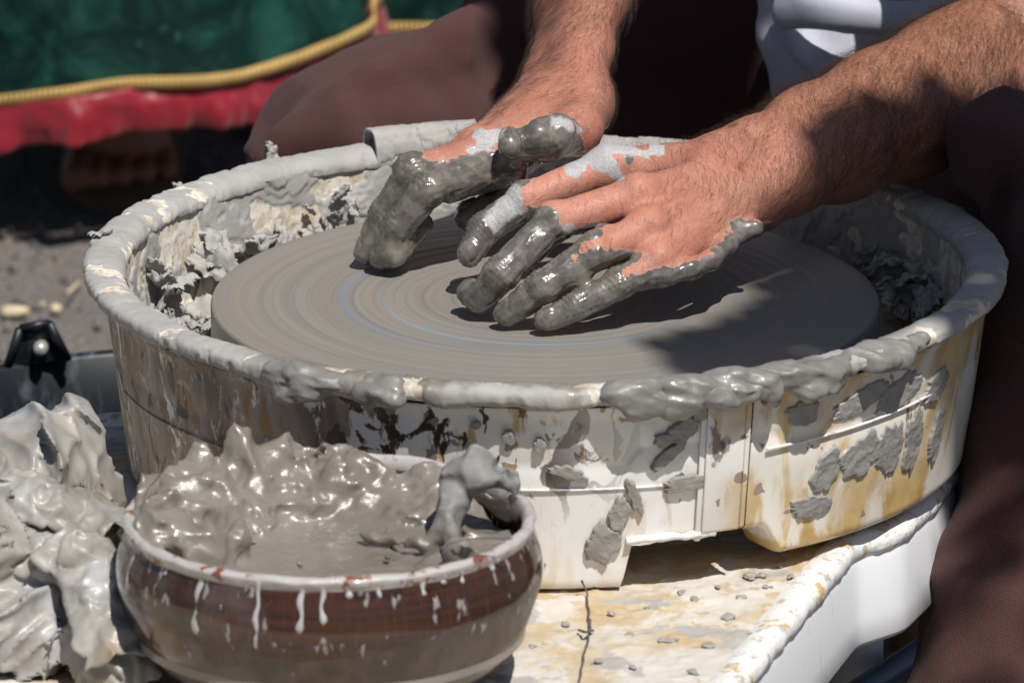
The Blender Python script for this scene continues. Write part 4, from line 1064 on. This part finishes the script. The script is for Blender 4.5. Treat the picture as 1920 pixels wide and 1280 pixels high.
scatter([(345, 480, -.012, .016, 0, 'large curled clay scrap with a dark hollow, upper middle of the left trough'), (400, 500, -.018, .013, 0, 'clay scrap nearest the wheel head in the upper left trough'), (375, 455, -.006, .013, 0, 'long clay flake lying against the left inner wall'),
         (430, 455, -.014, .014, 0, 'pale peeling clay slab on the inner wall left of the wheel head'), (290, 560, -.02, .015, 0, 'broad clay scrap at the far left of the trough'), (330, 590, -.03, .014, 0, 'clay scrap in the middle of the left pile'),
         (265, 530, -.012, .011, 0, 'clay scrap leaning on the far left inner wall'), (300, 520, -.006, .010, .1, 'small clay scrap on top of the left pile'), (355, 560, -.035, .015, 0, 'clay scrap wedged deep beside the left edge of the wheel head'),
         (315, 620, -.04, .012, 0, 'clay scrap under the front left lip'), (375, 610, -.045, .012, 0, 'lowest clay scrap between front left lip and wheel head'), (285, 500, 0, .008, 0, 'small clay flake high on the left inner wall')], 'clay scraps in the left trough', 3)
rubble([(r6.uniform(250, 420), r6.uniform(500, 640), r6.uniform(-.05, -.03), r6.uniform(.005, .010), 0) for _ in range(18)], 31, 'small dry clay rubble filling the left trough of the pan')
scatter([(600, 395, -.008, .007, 0, 'clay flake on the back wall with a black shadow hole'), (560, 420, -.014, .008, 0, 'clay lump at the wheel head edge, left of the hand'), (575, 400, -.01, .008, .6, 'shiny damp clay lump on the back left wall'),
         (545, 380, -.002, .005, 0, 'tiny clay flake high on the back left wall'), (625, 360, .004, .006, 0, 'curled clay flake high on the back wall near the seam'), (660, 385, -.004, .005, 0, 'small clay flake just left of the back seam'),
         (500, 430, -.012, .009, 0, 'clay flake low on the left back wall'), (470, 445, -.014, .009, 0, 'leftmost clay flake of the back wall')], 'clay flakes on the back wall', 4)
scatter([(1700, 510, -.012, .014, .3, 'tall torn dark clay scrap in the right trough'), (1740, 540, -.02, .016, .4, 'largest dark clay scrap in the middle of the right trough'), (1640, 500, -.014, .011, 0, 'pale dry clay scrap beside the right edge of the wheel head'),
         (1770, 520, -.012, .011, .2, 'dark clay scrap against the right inner wall'), (1710, 570, -.03, .013, .5, 'wet dark clay scrap low in the right trough'), (1780, 560, -.02, .012, .3, 'dark clay scrap nearest the right lip'),
         (1625, 480, -.012, .009, 0, 'small clay scrap at the back of the right trough'), (1750, 600, -.04, .012, .5, 'deepest dark clay scrap under the front right lip')], 'clay scraps in the right trough', 5)
rubble([(r6.uniform(1640, 1800), r6.uniform(470, 620), r6.uniform(-.04, -.015), r6.uniform(.004, .009), r6.uniform(0, .6)) for _ in range(18)], 51, 'dark damp clay rubble in the shaded right trough of the pan')
# curled flakes sticking up from the lip
for (px, py, z, s, lab) in ((512, 292, .022, .0075, 'small curled clay flake standing on the back left lip'), (345, 372, .010, .008, 'clay flake hanging off the inner left wall below the lip'), (190, 437, .026, .006, 'dark clay chip lying on the far left of the lip')):
    V, F = scrap((0, 0, 0), s, int(px), 0, 1.4); o = mesh('clay_flake', V, F, M['clay_attr'], attrs={'wet': np.full(len(V), .15)}); o.location = W(px, py, z=z); tag(o, lab, 'clay flake')

# ------------------------------------------------------------------ crumbs and wires on the table
CR = [(1412, 1080, .0042), (1372, 1158, .0045), (1275, 1110, .0026), (1305, 1125, .003), (1490, 1082, .003), (1250, 1200, .0036), (1180, 1190, .0025), (1330, 1210, .003), (1220, 1140, .002), (1390, 1120, .0022), (1440, 1100, .002), (1150, 1150, .002), (1060, 1170, .002), (1300, 1260, .003), (1120, 1240, .0025), (1460, 1060, .0018), (1345, 1100, .0018), (1410, 1190, .0022), (1000, 1210, .002), (1190, 1250, .0018)]
CRL = {0: 'clay crumb nearest the cut-out under the pan, on the table', 1: 'largest grey clay crumb in the middle of the table top', 2: 'clay crumb left of a close pair on the table', 3: 'clay crumb right of a close pair on the table', 4: 'clay crumb under the right half of the pan near the corner',
       5: 'flat clay crumb right of the loose wire', 8: 'clay crumb just above and left of the close pair', 12: 'clay crumb between the bowl and the loose wire', 13: 'clay crumb lowest on the table by the white edge', 14: 'clay crumb right beside the lower end of the loose wire', 15: 'clay crumb closest to the white table edge at the back', 17: 'clay crumb below the largest crumb, near the white edge', 18: 'clay crumb just right of the brown bowl'}
for k, (px, py, s) in enumerate(CR):
    f = Field((-.012,)*3, (.012,)*3, .0008); r = np.random.RandomState(k+40); lb = CRL.get(k, 'tiny crumb of dry grey clay on the stained table top')
    for _ in range(5): f.ball(np.append(r.normal(size=2)*s*.6, s*.15), s*r.uniform(.4, .75), .002)
    f.noise(lambda P: -fbm(P, 260, 3, k)*.002, .01); V, F = f.surf(); V[:, 2] = np.maximum(V[:, 2], -.0003)
    V = V*[.85, .85, .5]; o = mesh('clay_crumb', V, F, M['clay_attr'], attrs={'wet': np.full(len(V), .45)}); c = W(px, py, z=BZ+.0012); o.location = c
    tag(o, lb, 'clay crumb', 'clay crumbs on the table')
V, F = tube(spline([W(1092, 1085, z=BZ+.010), W(1100, 1110, z=BZ+.004), W(1103, 1140, z=BZ+.002), W(1106, 1180, z=BZ+.003), W(1095, 1225, z=BZ+.002), W(1083, 1290, z=BZ+.002)], 50), .0006, 6)
V += fbm(V, 100, 2)[:, None]*.001
o = mesh('loose_wire', V, F, M['wire']); tag(o, 'thin dark wire lying across the table top in front of the pan', 'wire'); WIRE = o
V, F = tube(spline([W(1085, 1180, z=BZ+.003), W(1098, 1184, z=BZ+.006), W(1112, 1181, z=BZ+.002)], 10), .0007, 6); mesh('knot', V, F, M['wire'], WIRE)
def lbl_wire(name, pts, r, lab):
    V, F = tube(spline(pts, 40), r, 6); tag(mesh(name, V, F, M['wire']), lab, 'bristle')
lbl_wire('bristle', [W(262, 965, z=.0), W(275, 920, z=.006), W(300, 890, z=.014), W(312, 850, z=.026)], .00035, 'fine dark bristle curving up from the left edge of the bowl')
lbl_wire('bristle', [W(775, 1062, z=.0), W(820, 1030, z=.004), W(880, 1010, z=.008), W(960, 1010, z=.004)], .00035, 'fine bristle lying over the front right rim of the bowl')

# ------------------------------------------------------------------ crumpled bag on the table's left
def bag():
    root = empty('plastic_bag', (-.27, -.30, BZ)); tag(root, 'crumpled clay smeared plastic bag lying left of the brown bowl', 'bag')
    def cloth(outline, z0f, seed, name, amp):
        """draped sheet over a heap: u,v grid -> photo column/row -> place"""
    f = Field((-.42, -.50, BZ-.004), (-.175, -.05, .045), .0016)
    A = lambda px, py, z, r, k=.012: f.ball(W(px, py, z=z), r, k)
    f.capsule(W(-120, 930, z=-.055), W(60, 920, z=-.055), .036, .036, .02)
    f.capsule(W(60, 900, z=-.045), W(140, 790, z=-.022), .034, .008, .02); f.capsule(W(80, 930, z=-.05), W(165, 920, z=-.06), .032, .018, .02)
    f.capsule(W(-60, 1060, z=-.045), W(30, 1080, z=-.055), .035, .028, .01)
    f.capsule(W(170, 1000, z=-.04), W(215, 990, z=-.03), .016, .006, .015); f.capsule(W(130, 1080, z=-.060), W(190, 1150, z=-.07), .022, .016, .015); f.capsule(W(190, 1150, z=-.07), W(215, 1250, z=-.080), .016, .010, .012)
    f.capsule(W(-20, 1130, z=-.07), W(30, 1170, z=-.07), .022, .018, .01)
    def fn(P):
        # film gathered at a knot near the bowl: folds run out from it, fading on the slack top
        K = W(222, 985, z=-.024); q = P-K; r_ = np.linalg.norm(q, axis=1); d = q/(r_[:, None]+1e-6)
        d = d+fbm(P, 16, 2, 3)[:, None]*.12
        amp = np.clip(r_, 0, .07)*sstep(.26, .05, r_)
        a1 = (1-np.abs(perlin(d*3.1+4)))**4; a2 = (1-np.abs(perlin(d*7.5+9)))**4
        b1 = (1-np.abs(perlin(P*[15, 22, 26]+3)))**8
        return -(amp*(a1*.20+a2*.085)-.004+b1*.004+fbm(P, 10, 2, 5)*.004)
    f.noise(fn, .03); V, F = f.surf(); V = relax(V, F, 1, .3)
    child(mesh('bag_film', V, F, M['bag'], smooth=True), root)
    # gathered flap that stands up towards the bowl
    for sd, pts, wd in ((3, [(0, 905, -.006), (90, 930, -.010), (160, 955, -.018), (215, 985, -.022)], .016), (5, [(100, 1000, -.022), (160, 1040, -.030), (190, 1120, -.045), (225, 1230, -.066)], .018), (8, [(20, 960, -.02), (70, 1030, -.03), (90, 1100, -.05), (60, 1180, -.07)], .018)):
        C = spline([W(*p[:2], z=p[2]) for p in pts], 60); n2 = 26; T = np.gradient(C, axis=0); T /= np.linalg.norm(T, axis=1)[:, None]; S = np.cross(T, [0, -.5, .9]); S /= np.linalg.norm(S, axis=1)[:, None]; U_ = np.cross(S, T)
        v = np.linspace(-1, 1, n2); V = C[:, None]+S[:, None]*(v[None, :, None]*wd)+U_[:, None]*((-.5*v[None, :, None]**2)*wd); V = V.reshape(-1, 3)
        V += np.stack([ridged(V, 50, 2, sd), ridged(V, 50, 2, sd+1), ridged(V, 60, 2, sd+2)], 1)*.005-.002
        o = child(mesh('bag_fold', V, grid_faces(60, n2), M['bag']), root); s = o.modifiers.new('t', 'SOLIDIFY'); s.thickness = .0006
bag()

# ------------------------------------------------------------------ black bucket lying behind, stones, straw
def bucket():
    cx, cy, R0 = -.215, .285, .175; top = W(215, 657, y=cy+R0)[2]
    root = empty('black_bucket', (cx, cy, GZ)); tag(root, 'wide black plastic tub with scuffed rim and bolted handle bracket, behind the bag', 'tub')
    prof = [(.0, GZ+.004), (R0-.02, GZ+.004), (R0-.017, GZ+.012), (R0-.004, top-.02), (R0+.003, top-.004), (R0+.004, top), (R0+.001, top+.002), (R0-.003, top-.001), (R0-.007, top-.05), (R0-.022, GZ+.02), (0, GZ+.015)]
    P2 = np.array(prof); n = 140; ph = np.arange(n)/n*two
    RR, PHH = np.meshgrid(np.maximum(P2[:, 0], 1e-4), ph, indexing='ij'); V = polar(RR.ravel(), PHH.ravel(), np.repeat(P2[:, 1], n))+[cx, cy, 0]
    child(mesh('tub_shell', V, grid_faces(len(P2), n, False, True), M['bucket']), root)
    yb = .428
    q = [W(12, 692, y=yb), W(38, 614, y=yb), W(92, 604, y=yb), W(128, 672, y=yb+.005)]
    V = [p for p in q]+[p+np.array([0, .006, 0]) for p in q]; F = [[0, 1, 2, 3], [7, 6, 5, 4]]+[[i, i+4, (i+1) % 4+4, (i+1) % 4] for i in range(4)]
    child(mesh('handle_bracket', V, F, M['bucket'], smooth=False), root)
    for p, s in zip(q, q[1:]): V, F = tube([p-np.array([0, .002, 0]), s-np.array([0, .002, 0])], .0028, 8); child(mesh('bracket_frame', V, F, M['bucket']), root)
    b = W(76, 654, y=yb-.004); V, F = tube([b+np.array([0, .006, 0]), b, b-np.array([0, .004, 0])], [.0046, .0046, .0033], 14); child(mesh('bolt', V, F, M['bolt']), root)
bucket()
def stone(px, py, sx, sy, sz, seed, lab, sc=1.0):
    r = np.random.RandomState(seed); f = Field((-.03,)*3, (.03,)*3, .0011)
    f.capsule((-sx*.6, -sy*.2, sz*.4), (sx*.6, sy*.2, sz*.5), sz*.8, sz*.6, .004); f.noise(lambda P: -ridged(P, 90, 2, seed)*.0008-fbm(P, 90, 2)*.0008, .02)
    V, F = f.surf(); V[:, 2] = np.maximum(V[:, 2], -.001); o = mesh('stone', V, F, M['stone']); c = W(px, py, z=GZ+.004); o.location = c; tag(o, lab, 'stone')
stone(30, 590, .010, .004, .0055, 1, 'larger pale yellow stone chip on the asphalt at the left edge'); stone(106, 583, .0012, .001, .0045, 2, 'small round pale pebble on the asphalt beside the larger stone')
stone(82, 572, .001, .001, .002, 3, 'tiny dull pebble between the two pale stones')
V, F = tube(spline([W(118, 556, z=GZ+.004), W(132, 545, z=GZ+.012), W(150, 528, z=GZ+.006)], 12), .0012, 6); tag(mesh('straw', V, F, M['stone']), 'short piece of yellow straw on the asphalt left of the pan', 'straw')
gp = []
r8 = np.random.RandomState(9); T8 = np.array([[1, 1, 1], [-1, -1, 1], [-1, 1, -1], [1, -1, -1.]])
for k in range(2600):
    c = np.array([r8.uniform(-.85, .1), r8.uniform(.3, 2.2), GZ+.002]); s = r8.uniform(.0015, .004); Q, _ = np.linalg.qr(r8.normal(size=(3, 3))); cube = np.array([[x, y, z] for x in (-1, 1) for y in (-1, 1) for z in (-1, 1)])*s*r8.uniform(.5, 1, 3)
    gp.append((cube@Q+c, np.array([[0, 1, 3, 2], [4, 6, 7, 5], [0, 4, 5, 1], [2, 3, 7, 6], [0, 2, 6, 4], [1, 5, 7, 3]])))
V, F = join(gp); tag(mesh('gravel', V, F, M['grit'], smooth=False) if False else mesh('gravel', V, F, M['asphalt'], smooth=False), 'loose grit scattered on the asphalt', kind='stuff')

# ------------------------------------------------------------------ blue bar under the table's right
a, b = W(1600, 1300, z=GZ+.10), W(1740, 1210, z=GZ+.10)
V, F = tube([a+(a-b)*.8, a, b, b+(b-a)*1.5], .007, 14); root = mesh('metal_bar', V, F, M['blue']); tag(root, 'slim blue metal bar under the table at the lower right', 'bar')
for p in (a+(a-b)*.75, b+(b-a)*1.45): V, F = tube([p, [p[0], p[1], GZ]], .006, 10); mesh('leg', V, F, M['blue'], root)

# ------------------------------------------------------------------ women standing behind
def woman(cx, cy, Rh, zf, tilt, label, foot, name='person', dirn=0., shade=None):
    root = empty(name, (cx, cy, GZ)); tag(root, label, 'person')
    n = 420; ph = np.linspace(0, two, n, endpoint=False)
    hem = zf+tilt*np.sin(ph)+.006*np.sin(ph*5+1)
    def ring(dz, scl, amp=1., ns=0): 
        rr = Rh*scl*(1+.045*amp*.5*np.sin(ph*6+.7)+.02*amp*np.sin(ph*11+2)); return rr
    # velvet skirt: bell from hem to waist
    T = np.linspace(0, 1, 60); rows = []; wz = GZ+.98
    for t in T:
        z = hem+(wz-hem)*t; rows.append(polar(ring(0, 1-.66*t**.8, 1-t*.6), ph, z))
    V = np.concatenate(rows)+[cx, cy, 0]; V += vn_dir(V-[cx, cy, 0])*(fbm(V, 9, 3)*.012)[:, None]
    child(mesh('velvet_skirt', V, grid_faces(60, n, False, True), M['velvet']), root)
    rows = []
    for (dz, dr) in ((.0085, .0010), (.0080, .0028), (.004, .0034), (0, .0030), (-.0008, .001)):
        rows.append(polar(ring(0, 1)+dr, ph, hem+dz-.003))
    V = np.concatenate(rows)+[cx, cy, 0]; V += vn_dir(V-[cx, cy, 0])*(fbm(V, 9, 3)*.012+.003)[:, None]
    child(mesh('gold_braid', V, grid_faces(5, n, False, True), M['braid']), root)
    rows = []; m = 14; n2 = 900; p2 = np.linspace(0, two, n2, endpoint=False); hm = np.interp(p2, np.append(ph, two), np.append(hem, hem[0])); rb = np.interp(p2, np.append(ph, two), np.append(ring(0, 1), ring(0, 1)[0]))
    gat = fbm(np.stack([np.cos(p2), np.sin(p2), 0*p2], 1), 6, 3, 3)
    for k in range(m):
        t = k/(m-1); z = hm-.002-t*(.034+.005*gat); rows.append(polar(rb+.001+t*.010*gat*2.2+t*.004+.004*np.sin(t*3), p2, z))
    V = np.concatenate(rows)+[cx, cy, 0]; V += vn_dir(V-[cx, cy, 0])*(fbm(V, 30, 3)*.004)[:, None]
    o = child(mesh('satin_ruffle', V, grid_faces(m, n2, False, True), M['satin']), root); s = o.modifiers.new('t', 'SOLIDIFY'); s.thickness = .001
    # body
    f = Field((cx-.3, cy-.35, GZ-.004), (cx+.3, cy+.3, GZ+1.74), .0075); b = np.array([cx, cy, GZ])
    f.capsule(b+[-.07, 0, .92], b+[.07, 0, .92], .10, .10, .02); f.capsule(b+[0, 0, .92], b+[0, 0, 1.32], .09, .10, .04); f.capsule(b+[-.1, 0, 1.36], b+[.1, 0, 1.36], .06, .06, .04)
    f.capsule(b+[0, 0, 1.36], b+[0, -.01, 1.50], .045, .045, .03); f.capsule(b+[0, .01, 1.62], b+[0, -.01, 1.55], .088, .065, .02); f.ball(b+[0, -.10, 1.57], .014, .01)
    for s_ in (-1, 1):
        f.capsule(b+[s_*.16, 0, 1.36], b+[s_*.2, .02, 1.10], .045, .035, .03); f.capsule(b+[s_*.2, .02, 1.10], b+[s_*.19, -.08, .88], .035, .025, .01); f.capsule(b+[s_*.19, -.08, .88], b+[s_*.18, -.13, .80], .028, .015, .01)
    feet = foot
    for s_, (fx, fy) in zip((-1, 1), feet): f.capsule(b+[s_*.08, 0, .9], np.array([fx, fy+.05, GZ+.45]), .085, .05, .02); f.capsule(np.array([fx, fy+.05, GZ+.45]), np.array([fx, fy+.09, GZ+.09]), .05, .034, .01)
    VB, FB = f.surf(); parts = [(relax(VB, FB, 1), FB)]
    for s_, (fx, fy) in zip((-1, 1), feet):
        g = Field((fx-.07, fy-.14, GZ), (fx+.07, fy+.16, GZ+.13), .0026); q = np.array([fx, fy, GZ+.012])
        g.capsule(q+[0, .09, .02], q+[0, .08, .09], .034, .034, .02); g.capsule(q+[0, .09, .02], q+[0, -.03, .022], .030, .028, .02); g.capsule(q+[-.018, -.03, .016], q+[.020, -.03, .014], .019, .016, .02); g.capsule(q+[0, .07, .065], q+[0, -.02, .03], .026, .02, .02)
        for k in range(5):
            tx = s_*(.029-.0155*k); rt = (.0125, .0095, .009, .0085, .008)[k]; ty = (-.088, -.086, -.08, -.072, -.062)[k]; g.capsule(q+[tx, -.04, .010], q+[tx*1.08, ty, .004], rt, rt*.95, .005)
        V_, F_ = g.surf(); parts.append((V_, F_))
        # sandal
        ol = np.array([[math.cos(a)*(.047-.006*math.sin(a))*1., math.sin(a)*.125] for a in np.linspace(0, two, 40, endpoint=False)]); Vs = np.concatenate([np.column_stack([ol+[fx, fy], np.full(40, z)]) for z in (GZ+.001, GZ+.011)]+[np.column_stack([ol*.01+[fx, fy], np.full(40, GZ+.012)])])
        child(mesh('sandal', Vs, grid_faces(3, 40, False, True), M['leather']), root)
    V, F = join(parts); z_ = np.zeros(len(V)); child(mesh('body', V, F, M['skin'], attrs={'clay': z_, 'wet': z_, 'flush': z_, 'tan': z_+.6}), root)
    f = Field((cx-.18, cy-.2, GZ+.95), (cx+.18, cy+.2, GZ+1.46), .009); f.capsule(b+[0, 0, 1.0], b+[0, 0, 1.33], .11, .125, .03); f.capsule(b+[-.1, 0, 1.36], b+[.1, 0, 1.36], .073, .073, .03); V, F = f.surf(); child(mesh('bodice', V, F, M['velvet']), root)
    f = Field((cx-.18, cy-.16, GZ+1.3), (cx+.18, cy+.24, GZ+1.78), .009); f.capsule(b+[0, .04, 1.64], b+[0, .08, 1.42], .095, .06, .02); f.noise(lambda P: -fbm(P, 30, 3)*.01, .03); V, F = f.surf(); child(mesh('head_hair', V, F, M['hair']), root)
q = W(225, 372, z=GZ)
woman(-.342, 1.60, .222, W(150, 186, y=1.378)[2], .021, 'woman in a green velvet skirt with gold braid and red satin ruffle, barefoot in sandals', ((-.312, 1.62), (-.19, 1.80)))
woman(-.045, 1.97, .19, W(880, 55, y=1.78)[2], .0, 'second woman in a green skirt with gold braid and dark red ruffle, beyond the knee', ((-.10, 1.97), (.02, 1.99)))

# ------------------------------------------------------------------ tree added out of view, its leaf clusters placed to shade the right side and lap
def tree():
    base = np.array([1.55, -1.35, GZ]); root = empty('added_shade_tree', base); tag(root, 'added leafy tree, unseen to the right, placed to shade the right of the wheel', 'tree')
    parts = [tube(spline([base, base+[.03, .02, .8], base+[-.02, 0, 1.7], base+[-.1, .1, 2.6]], 30), np.linspace(.085, .05, 30), 14)]
    top = base+[-.1, .1, 2.6]
    L = 1.75; S = SUN
    def sh(x, y, z=0.): return np.array([x, y, z])+S/S[2]*(L+.0)
    r = np.random.RandomState(12)
    cl = SHADE
    leaves = []
    for (x, y, rad, nn) in cl:
        c = sh(x, y); parts.append(tube(spline([top, top*.5+c*.5+[0, 0, .12], c+[0, 0, .05]], 14), np.linspace(.022, .004, 14), 8))
        for k in range(nn):
            a = r.uniform(0, 6.28); q = rad*math.sqrt(r.rand()); p = c+np.array([q*math.cos(a), q*math.sin(a), r.uniform(-.12, .12)]); p = np.array([x+q*math.cos(a), y+q*math.sin(a), 0])+S/S[2]*(L+r.uniform(-.15, .15))
            s = r.uniform(.018, .030); Q, _ = np.linalg.qr(r.normal(size=(3, 3))); n_ = unit(S+r.normal(size=3)*.45); u = unit(np.cross(n_, r.normal(size=3))); v = np.cross(n_, u)
            pts = [(-1, 0, 0), (-.5, .42, .05), (.2, .5, .02), (1, 0, -.12), (.2, -.5, .02), (-.5, -.42, .05)]
            Vl = np.array([p+u*a_*s+v*b_*s+n_*c_*s for a_, b_, c_ in pts]); leaves.append((Vl, np.array([[0, 1, 2, 3], [0, 3, 4, 5]])))
    # more crown away from the sun's path to the scene
    for k in range(420):
        p = top+np.array([r.normal()*.5+.35, r.normal()*.45-.2, abs(r.normal())*.35+.15]); s = r.uniform(.03, .05); n_ = unit(r.normal(size=3)+[0, 0, 1]); u = unit(np.cross(n_, r.normal(size=3))); v = np.cross(n_, u)
        # never between the sun and the table
        g = p-S/S[2]*p[2]
        if abs(g[0]) < .75 and -.95 < g[1] < 2.0: continue
        leaves.append((np.array([p+u*a_*s+v*b_*s for a_, b_ in ((-1, 0), (-.5, .42), (.2, .5), (1, 0), (.2, -.5), (-.5, -.42))]), np.array([[0, 1, 2, 3], [0, 3, 4, 5]])))
    V, F = join(parts); child(mesh('trunk', V, F, M['bark']), root)
    V, F = join(leaves); o = child(mesh('crown', V, F, M['leaf'], smooth=False), root); o['kind'] = 'stuff'
# (x, y, radius, leaves) of the shade each twig throws on the plane of the wheel head
SHADE = [(.115, -.10, .050, 60), (.165, -.045, .055, 80), (.185, .03, .05, 70), (.235, .03, .05, 70), (.29, .0, .07, 90), (.31, .09, .07, 90), (.26, .11, .05, 60), (.235, .08, .04, 60), (.25, -.0, .03, 40), (.33, -.12, .09, 60), (.38, .165, .07, 90), (.21, .09, .045, 50), (.15, .02, .03, 20), (.165, .095, .03, 35), (.20, .12, .038, 50), (.25, .15, .036, 50), (.30, .175, .04, 50), (-.02, .43, .035, 25), (.03, .40, .035, 40), (.06, .47, .05, 60), (.10, .45, .035, 50), (.02, .54, .05, 60), (.44, .23, .07, 80), (.34, -.3, .1, 45), (.22, -.075, .03, 22), (.44, .05, .11, 120), (.40, -.45, .1, 30)]
tree()
